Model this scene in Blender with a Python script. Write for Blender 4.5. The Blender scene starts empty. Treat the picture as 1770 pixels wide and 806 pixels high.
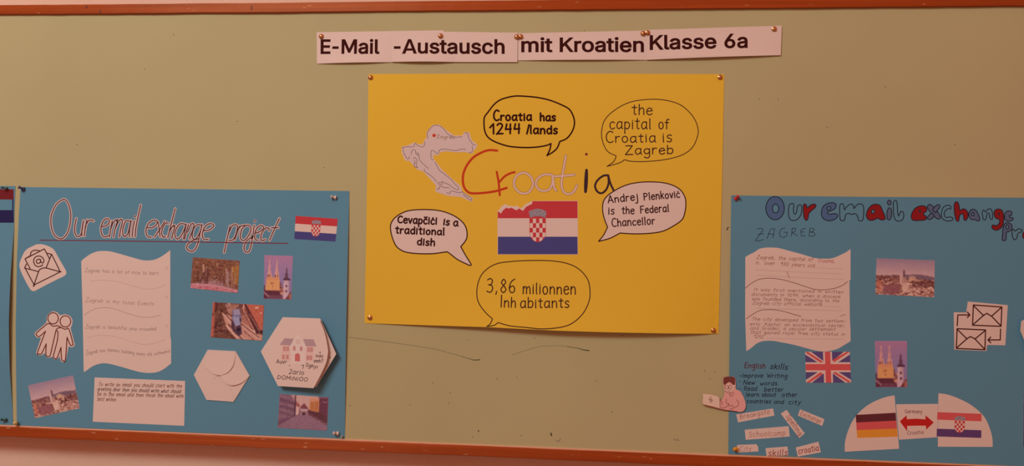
import bpy, bmesh, math, random
import numpy as np
from mathutils import Vector, Matrix
from mathutils.geometry import delaunay_2d_cdt

# ------------------------------------------------------------------ camera, world, lights, exposure
scene = bpy.context.scene
F_PX, CX, CY = 1300.0, 885.0, 403.0          # focal length and centre for a 1770x806 frame
MPP = 0.000966                               # metres per pixel on the board at the frame centre
YAW, ROLL = math.radians(4.9), 0.0165
DIST = F_PX * MPP
fwd = Vector((-math.sin(YAW), math.cos(YAW), 0.0))
rgt = Vector((math.cos(YAW), math.sin(YAW), 0.0))
upv = Vector((0, 0, 1))
R_ = rgt * math.cos(ROLL) + upv * math.sin(ROLL)
U_ = upv * math.cos(ROLL) - rgt * math.sin(ROLL)
CAM = -fwd * DIST
cd = bpy.data.cameras.new('camera')
cd.sensor_fit = 'HORIZONTAL'; cd.sensor_width = 36.0; cd.lens = 36.0 * F_PX / 1770.0
cd.clip_start = 0.01
cam = bpy.data.objects.new('camera', cd)
m = Matrix((R_, U_, -fwd)).transposed().to_4x4(); m.translation = CAM
cam.matrix_world = m
scene.collection.objects.link(cam); scene.camera = cam

world = bpy.data.worlds.new('world'); scene.world = world; world.use_nodes = True
world.node_tree.nodes['Background'].inputs[0].default_value = (1.0, 0.275, 0.155, 1)
world.node_tree.nodes['Background'].inputs[1].default_value = 0.47

def area_light(name, loc, target, sx, sy, power, color):
    l = bpy.data.lights.new(name, 'AREA'); l.shape = 'RECTANGLE'; l.size = sx; l.size_y = sy
    l.energy = power; l.color = color
    o = bpy.data.objects.new(name, l); o.location = loc
    o.rotation_euler = (Vector(target) - Vector(loc)).to_track_quat('-Z', 'Y').to_euler()
    scene.collection.objects.link(o); return o
area_light('ceiling_lamp', (-1.5, -2.4, 2.0), (-0.1, 0, 0), 1.45, 0.8, 53, (1.0, 0.93, 0.85))

scene.view_settings.view_transform = 'Standard'; scene.view_settings.look = 'None'
scene.view_settings.gamma = 1.0; scene.view_settings.use_curve_mapping = False
scene.view_settings.exposure = 0.0

# ------------------------------------------------------------------ helpers
rnd = random.Random(7)
def W(u, v):
    """the point of the board's face (plane y = 0) that stands at u, v of the photograph"""
    d = fwd * F_PX + R_ * (u - CX) + U_ * (CY - v)
    t = -CAM.y / d.y
    p = CAM + d * t
    return p.x, p.z
def P(u, v, h=0.0):
    x, z = W(u, v)
    return Vector((x, -h * 0.001, z))
def Z(x0, y0, s, pts):
    """local drawing coordinates -> frame coordinates"""
    return [(x0 + p[0] / s, y0 + p[1] / s) for p in pts]
def num(s):
    a = [float(k) for k in s.replace(',', ' ').split()]
    return list(zip(a[0::2], a[1::2]))

def lin(c):
    return tuple(((k / 255) / 12.92 if k / 255 <= 0.04045 else ((k / 255 + 0.055) / 1.055) ** 2.4) for k in c)
WHITE = (0.82, 0.78, 0.74)
_seen = lin((204, 156, 141))
def rel(r, g, b, k=1.0):
    """surface colour of print that reads r,g,b next to white paper reading 204,156,141"""
    c = lin((r, g, b))
    return tuple(min(0.85, k * c[i] / _seen[i] * WHITE[i]) for i in range(3))

MATS = {}
def mat(name, col, rough=0.75, spec=0.3, grain=0.03, scale=900.0, bump=0.0, metal=0.0, coat=0.0, col2=None, mix_scale=6.0):
    if name in MATS: return MATS[name]
    m = bpy.data.materials.new(name); m.use_nodes = True
    nt = m.node_tree; b = nt.nodes['Principled BSDF']
    b.inputs['Roughness'].default_value = rough
    b.inputs['Specular IOR Level'].default_value = spec
    b.inputs['Metallic'].default_value = metal
    b.inputs['Coat Weight'].default_value = coat
    tc = nt.nodes.new('ShaderNodeTexCoord')
    n = nt.nodes.new('ShaderNodeTexNoise'); n.inputs['Scale'].default_value = scale; n.inputs['Detail'].default_value = 3
    nt.links.new(tc.outputs['Object'], n.inputs['Vector'])
    ramp = nt.nodes.new('ShaderNodeMapRange'); ramp.inputs[3].default_value = 1 - grain * 2; ramp.inputs[4].default_value = 1 + grain * 2
    nt.links.new(n.outputs['Fac'], ramp.inputs[0])
    mul = nt.nodes.new('ShaderNodeVectorMath'); mul.operation = 'SCALE'
    if col2 is None:
        mul.inputs[0].default_value = col
    else:
        n2 = nt.nodes.new('ShaderNodeTexNoise'); n2.inputs['Scale'].default_value = mix_scale; n2.inputs['Detail'].default_value = 4
        nt.links.new(tc.outputs['Object'], n2.inputs['Vector'])
        mx = nt.nodes.new('ShaderNodeMix'); mx.data_type = 'RGBA'
        mx.inputs[6].default_value = (*col, 1); mx.inputs[7].default_value = (*col2, 1)
        r2 = nt.nodes.new('ShaderNodeMapRange'); r2.inputs[1].default_value = 0.35; r2.inputs[2].default_value = 0.68
        nt.links.new(n2.outputs['Fac'], r2.inputs[0]); nt.links.new(r2.outputs[0], mx.inputs[0])
        nt.links.new(mx.outputs[2], mul.inputs[0])
    nt.links.new(ramp.outputs[0], mul.inputs['Scale'])
    nt.links.new(mul.outputs[0], b.inputs['Base Color'])
    if bump:
        bp = nt.nodes.new('ShaderNodeBump'); bp.inputs['Strength'].default_value = bump; bp.inputs['Distance'].default_value = 0.001
        nt.links.new(n.outputs['Fac'], bp.inputs['Height']); nt.links.new(bp.outputs[0], b.inputs['Normal'])
    MATS[name] = m
    return m

def wood_mat():
    m = bpy.data.materials.new('lacquered_pine'); m.use_nodes = True
    nt = m.node_tree; b = nt.nodes['Principled BSDF']
    tc = nt.nodes.new('ShaderNodeTexCoord'); mp = nt.nodes.new('ShaderNodeMapping')
    mp.inputs['Scale'].default_value = (1.2, 22, 60)
    nt.links.new(tc.outputs['Object'], mp.inputs['Vector'])
    n = nt.nodes.new('ShaderNodeTexNoise'); n.inputs['Scale'].default_value = 2.2; n.inputs['Detail'].default_value = 6; n.inputs['Distortion'].default_value = 0.6
    nt.links.new(mp.outputs[0], n.inputs['Vector'])
    cr = nt.nodes.new('ShaderNodeValToRGB')
    cr.color_ramp.elements[0].position = 0.3; cr.color_ramp.elements[0].color = (0.31, 0.060, 0.012, 1)
    cr.color_ramp.elements[1].position = 0.72; cr.color_ramp.elements[1].color = (0.44, 0.095, 0.020, 1)
    nt.links.new(n.outputs['Fac'], cr.inputs[0]); 
    mp2 = nt.nodes.new('ShaderNodeMapping'); mp2.inputs['Scale'].default_value = (30, 60, 160)
    nt.links.new(tc.outputs['Object'], mp2.inputs['Vector'])
    n2 = nt.nodes.new('ShaderNodeTexNoise'); n2.inputs['Scale'].default_value = 1.6; n2.inputs['Detail'].default_value = 4
    nt.links.new(mp2.outputs[0], n2.inputs['Vector'])
    cr2 = nt.nodes.new('ShaderNodeMapRange'); cr2.inputs[1].default_value = 0.70; cr2.inputs[2].default_value = 0.74
    nt.links.new(n2.outputs['Fac'], cr2.inputs[0])
    mx = nt.nodes.new('ShaderNodeMix'); mx.data_type = 'RGBA'; mx.inputs[7].default_value = (0.62, 0.38, 0.22, 1)
    nt.links.new(cr2.outputs[0], mx.inputs[0]); nt.links.new(cr.outputs[0], mx.inputs[6])
    nt.links.new(mx.outputs[2], b.inputs['Base Color'])
    b.inputs['Roughness'].default_value = 0.42; b.inputs['Specular IOR Level'].default_value = 0.6
    tg = nt.nodes.new('ShaderNodeTangent'); tg.direction_type = 'UV_MAP'; tg.uv_map = 'grain'
    nt.links.new(tg.outputs[0], b.inputs['Tangent']); b.inputs['Anisotropic'].default_value = 0.85
    b.inputs['Specular Tint'].default_value = (1.0, 0.55, 0.30, 1)
    return m

def grain_uv(me):
    uv = me.uv_layers.new(name='grain')
    for l in me.loops:
        c = me.vertices[l.vertex_index].co; uv.data[l.index].uv = (c.z + c.y * .3, c.x)

def print_mat(name='photo_print'):
    if name in MATS: return MATS[name]
    m = bpy.data.materials.new(name); m.use_nodes = True
    nt = m.node_tree; b = nt.nodes['Principled BSDF']
    a = nt.nodes.new('ShaderNodeVertexColor'); a.layer_name = 'ink'
    nt.links.new(a.outputs[0], b.inputs['Base Color'])
    b.inputs['Roughness'].default_value = 0.6; b.inputs['Specular IOR Level'].default_value = 0.3
    MATS[name] = m; return m

def link(name, me, parent=None, loc=None):
    o = bpy.data.objects.new(name, me)
    scene.collection.objects.link(o)
    if parent is not None: o.parent = parent
    if loc is not None: o.location = loc
    return o
def root(name, u, v, label, cat, group=None, h=0.0):
    o = link(name, None); o.location = P(u, v, h); o.empty_display_size = 0.03
    o['label'] = label; o['category'] = cat
    if group: o['group'] = group
    return o
def origin_of(parent):
    p = Vector((0, 0, 0))
    while parent is not None:
        p += parent.location; parent = parent.parent
    return p
def build(name, verts, faces, material, parent, smooth=False, label=None):
    """verts in world coordinates; the object gets its own origin at their middle"""
    V = [Vector(v) for v in verts]
    c = Vector((sum(v.x for v in V) / len(V), sum(v.y for v in V) / len(V), sum(v.z for v in V) / len(V)))
    me = bpy.data.meshes.new(name)
    me.from_pydata([tuple(v - c) for v in V], [], faces)
    me.materials.append(material)
    if smooth: me.polygons.foreach_set('use_smooth', [True] * len(me.polygons))
    me.update()
    o = link(name, me, parent, c - origin_of(parent))
    if label: o['label'] = label
    return o

def area2(pts):
    return sum(pts[i - 1][0] * pts[i][1] - pts[i][0] * pts[i - 1][1] for i in range(len(pts)))
def inside(p, loop):
    """non-zero winding test"""
    w = 0; x, y = p
    for i in range(len(loop)):
        x1, y1 = loop[i - 1]; x2, y2 = loop[i]
        if (y1 > y) != (y2 > y) and x < (x2 - x1) * (y - y1) / (y2 - y1) + x1: w += 1 if y2 > y1 else -1
    return w != 0
def densify(loop, s):
    out = []
    n = len(loop)
    for i in range(n):
        a, b = loop[i], loop[(i + 1) % n]
        k = max(1, int(math.ceil(math.hypot(b[0] - a[0], b[1] - a[1]) / s)))
        out += [(a[0] + (b[0] - a[0]) * j / k, a[1] + (b[1] - a[1]) * j / k) for j in range(k)]
    return out
def fill(loops, step):
    """triangulate loops (first one outer, others holes) in frame coordinates"""
    loops = [densify(l, step) for l in loops]
    pts, edges = [], []
    for l in loops:
        k = len(pts); pts += l; edges += [(k + i, k + (i + 1) % len(l)) for i in range(len(l))]
    xs = [p[0] for p in loops[0]]; ys = [p[1] for p in loops[0]]
    if max(xs) - min(xs) > step * 1.5 and max(ys) - min(ys) > step * 1.5:
        y = min(ys) + step * .5; row = 0
        while y < max(ys):
            x = min(xs) + step * (.5 if row % 2 else .25)
            while x < max(xs):
                if inside((x, y), loops[0]) and not any(inside((x, y), l) for l in loops[1:]): pts.append((x, y))
                x += step
            y += step; row += 1
    v2, e2, f2, *_ = delaunay_2d_cdt([Vector(p) for p in pts], edges, [], 0, 1e-4)
    tris = []
    for f in f2:
        c = (sum(v2[i].x for i in f) / len(f), sum(v2[i].y for i in f) / len(f))
        if inside(c, loops[0]) and not any(inside(c, l) for l in loops[1:]): tris.append(list(f))
    return [(v.x, v.y) for v in v2], tris
def sheet(name, loops, surf, layer, material, parent, thick=0.18, step=14.0, label=None, cast=True):
    """a piece of paper: front face at surf + layer millimetres, real thickness behind it"""
    if not isinstance(loops[0], list): loops = [loops]
    v2, tris = fill(loops, step)
    used = sorted({i for t in tris for i in t}); remap = {o: n for n, o in enumerate(used)}
    v2 = [v2[i] for i in used]; tris = [[remap[i] for i in t] for t in tris]
    # orient towards the room (-y): in frame coordinates (v down)
    T = []
    for t in tris:
        p = [v2[i] for i in t]
        if area2(p) > 0: t = t[::-1]
        T.append(t)
    n = len(v2)
    V = [P(u, v, surf(u, v) + layer) for u, v in v2] + [P(u, v, surf(u, v) + layer - thick) for u, v in v2]
    cnt = {}
    for t in T:
        for i in range(3):
            cnt[(t[i], t[(i + 1) % 3])] = 1
    faces = [list(t) for t in T] + [[i + n for i in t[::-1]] for t in T]
    for (a, b) in cnt:
        if (b, a) not in cnt: faces.append([b, a, a + n, b + n])
    return build(name, V, faces, material, parent, label=label)

def smooth(pts, k=5, closed=False):
    """Catmull-Rom through the points; a repeated point is a corner"""
    segs, cur = [], [pts[0]]
    for p in pts[1:]:
        if abs(p[0] - cur[-1][0]) + abs(p[1] - cur[-1][1]) < 1e-6:
            segs.append(cur); cur = [p]
        else: cur.append(p)
    segs.append(cur)
    out = []
    for s in segs:
        if len(s) < 3: out += s; continue
        loop = closed and len(segs) == 1
        for i in range(len(s) - (0 if loop else 1)):
            n = len(s)
            if loop: p0, p1, p2, p3 = s[i - 1], s[i], s[(i + 1) % n], s[(i + 2) % n]
            else: p0, p1, p2, p3 = s[max(i - 1, 0)], s[i], s[i + 1], s[min(i + 2, n - 1)]
            for j in range(k):
                t = j / k
                out.append(tuple(0.5 * (2 * p1[a] + (p2[a] - p0[a]) * t + (2 * p0[a] - 5 * p1[a] + 4 * p2[a] - p3[a]) * t * t
                                        + (3 * p1[a] - p0[a] - 3 * p2[a] + p3[a]) * t ** 3) for a in (0, 1)))
        if not loop: out.append(s[-1])
    res = [out[0]]
    for p in out[1:]:
        if math.hypot(p[0] - res[-1][0], p[1] - res[-1][1]) > 1e-3: res.append(p)
    return res
def ribbon(V, Fc, pts, w, surf, layer, closed=False, taper=None):
    """pen line of width w (frame units) with round ends, appended to V, Fc"""
    if len(pts) == 1: pts = [pts[0], (pts[0][0] + 0.05, pts[0][1])]
    n = len(pts); k0 = len(V)
    wid = [w if taper is None else w * taper(i / max(1, n - 1)) for i in range(n)]
    for i in range(n):
        a = pts[i - 1] if (i > 0 or closed) else pts[i]
        b = pts[(i + 1) % n] if (i < n - 1 or closed) else pts[i]
        d1 = (pts[i][0] - a[0], pts[i][1] - a[1]); d2 = (b[0] - pts[i][0], b[1] - pts[i][1])
        l1 = math.hypot(*d1) or 1; l2 = math.hypot(*d2) or 1
        t = (d1[0] / l1 + d2[0] / l2, d1[1] / l1 + d2[1] / l2); lt = math.hypot(*t)
        if lt < 1e-3: t = d1 if math.hypot(*d1) > 0 else d2; lt = math.hypot(*t)
        t = (t[0] / lt, t[1] / lt); nx, ny = -t[1], t[0]
        q = wid[i] / 2
        for s in (-1, 1):
            u, v = pts[i][0] + nx * q * s, pts[i][1] + ny * q * s
            V.append(P(u, v, surf(u, v) + layer))
    for i in range(n - 1 if not closed else n):
        a = k0 + 2 * i; b = k0 + 2 * ((i + 1) % n)
        Fc.append([a, b, b + 1, a + 1])
    caps = range(n) if w > 1.6 else (0, n - 1)
    if not closed:
        for i in (0, n - 1):
            c = len(V); q = wid[i] / 2; N = 10
            V.extend(P(pts[i][0] + q * math.cos(2 * math.pi * j / N), pts[i][1] + q * math.sin(2 * math.pi * j / N),
                       surf(*pts[i]) + layer + (0.0045 if i else 0.0085)) for j in range(N))
            Fc.append(list(range(c, c + N))[::-1])
def ink(name, strokes, w, surf, layer, material, parent, label=None, closed=False, taper=None):
    V, Fc = [], []
    parts = []
    for s in strokes:                                   # split at sharp turns, so that both legs keep their width
        if closed: parts.append(s); continue
        cur = [s[0]]
        for i in range(1, len(s)):
            cur.append(s[i])
            if i < len(s) - 1:
                a, b = (s[i][0] - s[i - 1][0], s[i][1] - s[i - 1][1]), (s[i + 1][0] - s[i][0], s[i + 1][1] - s[i][1])
                la, lb = math.hypot(*a), math.hypot(*b)
                if la > 1e-6 and lb > 1e-6 and (a[0] * b[0] + a[1] * b[1]) / la / lb < 0.55:
                    parts.append(cur); cur = [s[i]]
        parts.append(cur)
    for j, s in enumerate(parts):
        ribbon(V, Fc, s, w, surf, layer + 0.003 * (j % 15), closed, taper)
    # make every face look into the room
    F2 = []
    for f in Fc:
        a, b, c = V[f[0]], V[f[1]], V[f[2]]
        nrm = (b - a).cross(c - a)
        F2.append(f[::-1] if nrm.y > 0 else f)
    return build(name, V, F2, material, parent, label=label)

# ---- a hand-printed stroke alphabet: x height 5, capitals 9, "!" straight strokes
GL = {
'a': (4.7, "4.1 4.2 3 5 1.3 4.6 .4 2.5 1 .4 2.5 .2 4 2;!4.1 5 4 .8 4.6 0"), 'b': (4.4, "!.5 9 .5 0;.5 3.5 2 5 3.8 4.2 4 2 2.8 .1 .5 .6"),
'c': (4.1, "3.8 4.2 2.4 5 .8 4 .4 2.2 1.2 .3 2.6 0 3.9 .8"), 'd': (4.5, "4 3.6 2.6 5 .8 4 .4 2 1.4 .1 2.8 .2 4 1.6;!4 9 4.1 0"),
'e': (4.3, ".5 2.5 3.9 3.1 3.9 3.1 3.5 4.7 2 5 .7 3.9 .4 2 1.3 .2 2.8 0 4 .9"), 'f': (3.4, "3.6 8.6 2.5 9 1.6 8 1.5 6 1.4 0;!.1 5 3.2 5"),
'g': (4.5, "4 4 2.6 5 .8 4.2 .4 2.4 1.5 .6 3 .8 4 2.4;4.1 5 4 -1.5 3.2 -3.4 1.6 -3.5 .6 -2.6"), 'h': (4.3, "!.5 9 .5 0;.5 3 2 4.9 3.4 4.4 3.7 2.6 3.8 0"),
'i': (1.5, "!.7 5 .7 0;!.75 7 .75 6.8"), 'j': (2.2, "1.6 5 1.6 -1.5 .9 -3.2 -.6 -3;!1.65 7 1.65 6.8"),
'k': (4.0, "!.5 9 .5 0;!3.5 5 .5 2.2;!1.4 3 3.8 0"), 'l': (1.6, "!.7 9 .7 .5 1.1 0"),
'm': (6.5, "!.5 5 .5 0;.5 3.2 1.8 4.9 3 4.2 3.1 0;3.1 3.2 4.4 4.9 5.7 4.2 5.9 0"), 'n': (4.4, "!.5 5 .5 0;.5 3 2 4.9 3.5 4.3 3.8 2.6 3.9 0"),
'o': (4.5, "2.2 5 .8 4.2 .4 2.3 1.2 .3 2.5 0 3.8 1 4 2.9 3.4 4.6 2.2 5"), 'p': (4.4, "!.5 5 .5 -3.5;.5 3.8 2 5 3.8 4 3.9 2 2.6 .1 .5 1"),
'q': (4.5, "4 4 2.6 5 .8 4.2 .4 2.4 1.5 .4 3 .6 4 2.4;!4.1 5 4.1 -3.5"), 'r': (3.4, "!.5 5 .5 0;.5 3 1.6 4.7 3.2 4.8"),
's': (3.6, "3.3 4.4 2 5 .7 4.2 .9 3 2.6 2.2 3.2 1.1 2 0 .3 .5"), 't': (3.4, "!1.7 8 1.6 .7 2.2 0 3 .3;!.1 5.2 3.3 5.2"),
'u': (4.4, ".5 5 .5 1.8 1.4 .1 2.8 .4 3.9 2;!3.9 5 4 0"), 'v': (3.8, "!.2 5 1.9 0 3.7 5"), 'w': (5.6, "!.2 5 1.5 0 2.8 4 4.1 0 5.4 5"),
'x': (3.8, "!.3 5 3.6 0;!3.6 5 .3 0"), 'y': (4.1, "!.3 5 2.1 1.4;!3.9 5 1 -3.5"), 'z': (3.8, "!.4 5 3.6 5 .4 0 3.7 0"),
'A': (5.6, "!.2 0 2.8 9 5.3 0;!1.1 3 4.5 3"), 'B': (5, "!.6 9 .6 0;.6 8.8 3.2 8.6 4 7 3 5.2 .6 4.8 .6 4.8 3.6 4.5 4.7 2.6 3.4 .3 .6 .1"),
'C': (5.2, "5 8 3.2 9 1.3 7.6 .4 4.5 1.2 1.2 3.2 0 5 1"), 'D': (5.2, "!.6 9 .6 0;.6 8.9 3.4 8.2 4.8 4.8 3.6 1 .6 .1"),
'E': (4.8, "!4.4 9 .7 9 .6 0 4.6 0;!.6 4.8 3.8 4.8"), 'F': (4.6, "!4.4 9 .7 8.8 .6 0;!.6 4.8 3.6 4.8"),
'G': (5.6, "5 8 3.4 9 1.3 7.6 .4 4.5 1.4 .8 3.6 0 5 1.2 5.1 3.8;!5.2 3.9 3 3.9"), 'I': (1.8, "!.8 9 .8 0"),
'K': (5, "!.6 9 .6 0;!4.6 9 .6 4;!1.7 5.2 4.8 0"), 'L': (4.4, "!.6 9 .6 0 4.2 0"), 'M': (6.4, "!.5 0 .8 9 3.1 3 5.4 9 5.9 0"),
'N': (5.4, "!.5 0 .6 9 4.7 0 4.9 9"), 'O': (5.8, "2.9 9 1 7.6 .4 4.4 1.2 1 3 0 4.8 1.2 5.4 4.5 4.7 8 2.9 9"),
'P': (4.9, "!.6 9 .6 0;.6 8.8 3.4 8.6 4.4 6.7 3 4.7 .6 4.4"), 'R': (5.2, "!.6 9 .6 0;.6 8.8 3.4 8.6 4.2 6.7 3 4.8 .6 4.4;!2.4 4.5 4.9 0"),
'S': (4.8, "4.4 7.8 2.8 9 .9 7.8 1.2 5.4 3.6 4 4.2 1.6 2.6 0 .4 1"), 'T': (5, "!.2 9 4.9 9;!2.5 9 2.5 0"),
'W': (7, "!.2 9 1.8 0 3.5 6 5.2 0 6.8 9"), 'Z': (5.4, "!.6 9 5 9 .3 0 5.2 0"),
'0': (4.6, "2.3 9 .8 7.6 .4 4.4 1 1 2.4 0 3.8 1.4 4.2 4.6 3.6 8 2.3 9"), '1': (3.4, "!.3 5.6 2.6 9 2.6 0"),
'2': (4.6, ".6 7.4 2 9 3.8 8 3.6 5.4 .5 0 .5 0 4.3 0"), '3': (4.5, ".7 8 2.4 9 3.8 7.6 3.2 5.4 1.6 4.9 1.6 4.9 3.6 4.4 4 2 2.6 .1 .4 .8"),
'4': (4.6, "!1.2 9 .4 4 4 4.4;!3.6 9 3.4 0"), '6': (4.4, "3.8 8.8 1.6 7 .5 3.4 1.2 .5 2.8 .1 3.9 1.8 3.2 4.2 1.4 3.9 .6 2.6"),
'8': (4.4, "2.3 4.9 .9 6.6 2.2 9 3.6 7.2 2.3 4.9 .6 2.2 2.2 0 3.9 2.2 2.3 4.9"), '9': (4.4, "3.8 7 2.2 9 .6 7 1.6 4.8 3.6 6 3.8 8 3.6 0"),
'?': (4, ".6 7.4 2 9 3.6 7.6 2 4 2 2.6;!2 .4 2 .2"), ',': (2, "!1.1 .8 .6 -1.4"), '.': (1.6, "!.8 .3 .8 .1"), '-': (4, "!.4 3.6 3.4 3.6"), ':': (2, "!.9 .3 .9 .1;!.9 4 .9 3.8"),
'č': (4.1, "3.8 4.2 2.4 5 .8 4 .4 2.2 1.2 .3 2.6 0 3.9 .8;!.9 8.2 2.2 6.6 3.6 8.6"), 'ć': (4.1, "3.8 4.2 2.4 5 .8 4 .4 2.2 1.2 .3 2.6 0 3.9 .8;!1.9 7 2.5 7.8"),
'/': (1.6, "!.1 0 1.9 9"), ' ': (3.6, ""), }
def text(s, a, b, h, slant=0.0, jit=0.25, cap=0.85, gap=1.15, asc=0.62):
    """strokes of a hand-written line from baseline start a to end b; h = x height (frame units)"""
    adv = sum(GL[c][0] + gap for c in s) - gap
    ex = ((b[0] - a[0]) / adv, (b[1] - a[1]) / adv)
    L = math.hypot(*ex); up = (-ex[1] / L, ex[0] / L)     # perpendicular, "down" in the frame
    k = h / 5.0; out = []; x = 0.0
    for c in s:
        w, body = GL[c]
        jy = rnd.uniform(-jit, jit) * 0.6; js = 1 + rnd.uniform(-jit, jit) * 0.22
        for st in body.split(';'):
            if not st: continue
            straight = st[0] == '!'
            pts = num(st[1:] if straight else st)
            q = []
            for (gx, gy) in pts:
                if c.isupper() or c.isdigit() or c in '/?': gy *= cap
                elif gy > 5: gy = 5 + (gy - 5) * asc
                elif gy < 0: gy *= 0.9
                gy2 = gy * js + jy; gx2 = gx + gy2 * slant + rnd.uniform(-jit, jit) * 0.12
                q.append((a[0] + ex[0] * (x + gx2) - up[0] * 0 + up[0] * -gy2 * k, a[1] + ex[1] * (x + gx2) - up[1] * gy2 * k))
            out.append(q if straight else smooth(q, 3))
        x += w + gap
    return out
def flat(u, v): return 0.0

# ------------------------------------------------------------------ the setting
PAPER = mat('white_paper', WHITE, 0.72, 0.25, 0.012, 500)
BLUE = mat('blue_card', (0.122, 0.375, 0.56), 0.8, 0.2, 0.05, 1400)
YELLOW = mat('yellow_card', (0.86, 0.66, 0.06), 0.75, 0.2, 0.035, 1400)
PRINTK = mat('printer_black', (0.050, 0.010, 0.008), 0.8, 0.08, 0.0)
INK = mat('black_marker', (0.045, 0.008, 0.008), 0.7, 0.1, 0.0)
NAVY = mat('navy_ink', (0.018, 0.035, 0.085), 0.5, 0.3, 0.0)
PLASTER = mat('pale_plaster', (0.83, 0.70, 0.58), 0.9, 0.1, 0.03, 260, bump=0.25, col2=(0.79, 0.66, 0.53), mix_scale=5)
BOARDM = mat('green_linoleum', (0.53, 0.575, 0.32), 0.8, 0.2, 0.03, 1500, bump=0.05, col2=(0.50, 0.54, 0.30), mix_scale=3.5)
WOOD = wood_mat()

def bevel_box(name, x0, x1, y0, y1, z0, z1, bev, material, parent, kind=None, label=None):
    bm = bmesh.new(); bmesh.ops.create_cube(bm, size=1)
    c = Vector(((x0 + x1) / 2, (y0 + y1) / 2, (z0 + z1) / 2))
    for v in bm.verts: v.co = Vector((v.co.x * (x1 - x0), v.co.y * (y1 - y0), v.co.z * (z1 - z0)))
    if bev: bmesh.ops.bevel(bm, geom=bm.edges[:], offset=bev, segments=3, affect='EDGES', profile=0.6)
    me = bpy.data.meshes.new(name); bm.to_mesh(me); bm.free(); me.materials.append(material)
    if bev: me.polygons.foreach_set('use_smooth', [True] * len(me.polygons))
    if material is WOOD: grain_uv(me)
    o = link(name, me, parent, c - origin_of(parent))
    if kind: o['kind'] = kind
    if label: o['label'] = label
    return o
YW = 0.036                                    # plane of the plaster wall behind the board
bevel_box('wall_back', -4.2, 4.2, YW, YW + 0.12, -1.55, 1.45, 0, PLASTER, None, 'structure')
bevel_box('floor', -4.2, 4.2, -4.0, YW + 0.12, -1.65, -1.55, 0, mat('grey_linoleum', (0.28, 0.25, 0.22), 0.5, 0.4, 0.03, 60), None, 'structure')
bevel_box('baseboard_back', -4.2, 4.2, YW - 0.015, YW, -1.55, -1.47, 0.003, WOOD, None, 'structure')

zt = 384.2 * MPP; zb = -369.9 * MPP
zt2, zb2 = zt + 0.0166, zb - 0.0170
board = link('pinboard', None, None, (0, YW, 0)); board.empty_display_size = 0.05
board['label'] = 'long pale green pinboard in an orange-brown wooden frame, mounted on the plaster wall'
board['category'] = 'pinboard'
XL, XR = -1.75, 1.72
bevel_box('panel', XL, XR, 0.0, YW, zb - 0.004, zt + 0.004, 0, BOARDM, board)
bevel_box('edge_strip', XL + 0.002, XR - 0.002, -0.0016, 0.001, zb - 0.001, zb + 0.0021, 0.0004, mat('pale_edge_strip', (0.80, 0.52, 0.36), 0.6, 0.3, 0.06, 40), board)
def rail(name, z0, z1, seed):
    """long wooden moulding with a softly uneven lower and upper arris"""
    r = random.Random(seed); n = 240; bm = bmesh.new(); rows = []
    prof = [(YW, 0.0), (-0.0038, 0.0), (-0.0043, 0.0005), (-0.0045, 0.0014), (-0.0045, 0.0180), (-0.0043, 0.0190), (-0.0037, 0.0195), (YW, 0.0195)]
    w1 = [0.0] * (n + 1)
    for i in range(1, n + 1): w1[i] = w1[i - 1] * 0.9 + r.uniform(-1, 1) * 0.00022
    for i in range(n + 1):
        x = XL - 0.03 + (XR - XL + 0.06) * i / n
        rows.append([bm.verts.new((x, y + w1[i] * .6, z0 + z * (z1 - z0) / 0.0195 + w1[i])) for y, z in prof])
    for i in range(n):
        for j in range(len(prof)):
            k = (j + 1) % len(prof); bm.faces.new((rows[i][j], rows[i + 1][j], rows[i + 1][k], rows[i][k]))
    bm.faces.new(rows[0]); bm.faces.new(rows[-1][::-1])
    bmesh.ops.recalc_face_normals(bm, faces=bm.faces)
    me = bpy.data.meshes.new(name); bm.to_mesh(me); bm.free(); me.materials.append(WOOD); grain_uv(me)
    return link(name, me, board, -board.location)
rt = rail('frame_rail', zt, zt2, 3); rb = rail('frame_rail', zb2, zb, 8)
for s, x in ((-1, XL - 0.03), (1, XR + 0.01)):
    bevel_box('frame_stile', x, x + 0.02, -0.0046, YW - 0.001, zb2 - 0.0005, zt2 + 0.0005, 0.0015, WOOD, board)
KN = mat('dark_knot', (0.16, 0.045, 0.014), 0.5, 0.4, 0.05)
for (u, v, a, b) in ((987, 783, 1.6, 5.5), (176, 20.5, 1.6, 3.0), (437, 15, 1.5, 5.0), (152, 13, 1.8, 2.5)):
    lp = [(u + a * math.cos(t * 0.63) * (1 + .2 * math.sin(t * 2.1)), v + b * math.sin(t * 0.63)) for t in range(10)]
    sheet('knot', lp, lambda u, v: 4.4, 0.3, KN, board, thick=0.1, step=6)
# pen marks, scuffs and pin holes on the panel
GM = mat('green_pen', (0.060, 0.115, 0.045), 0.6, 0.2, 0.0); GP = mat('faint_green_pen', (0.25, 0.29, 0.17), 0.6, 0.2, 0.0)
s = 2.529; o0 = (590, 540)
ink('pen_mark', [smooth(Z(*o0, s, num("35 110 200 130 390 158 470 178 540 197")))], 0.9, flat, 0.05, GP, board)
ink('pen_mark', [smooth(Z(*o0, s, num("520 192 560 204 580 209 605 208")))], 1.7, flat, 0.06, GM, board, taper=lambda t: 0.25 + t * .75)
ink('pen_mark', [smooth(Z(*o0, s, num("745 187 820 163 880 148 960 147 1010 153")))], 0.7, flat, 0.05, GP, board)
ink('pen_mark', [smooth(Z(*o0, s, num("985 151 1030 157 1055 164 1082 168")))], 2.0, flat, 0.06, GM, board, taper=lambda t: 0.2 + t * .8)
HOLE = mat('pin_hole', (0.05, 0.035, 0.02), 0.9, 0.1, 0.0); SC = mat('grey_scuff', (0.31, 0.29, 0.22), 0.9, 0.1, 0.0)
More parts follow.
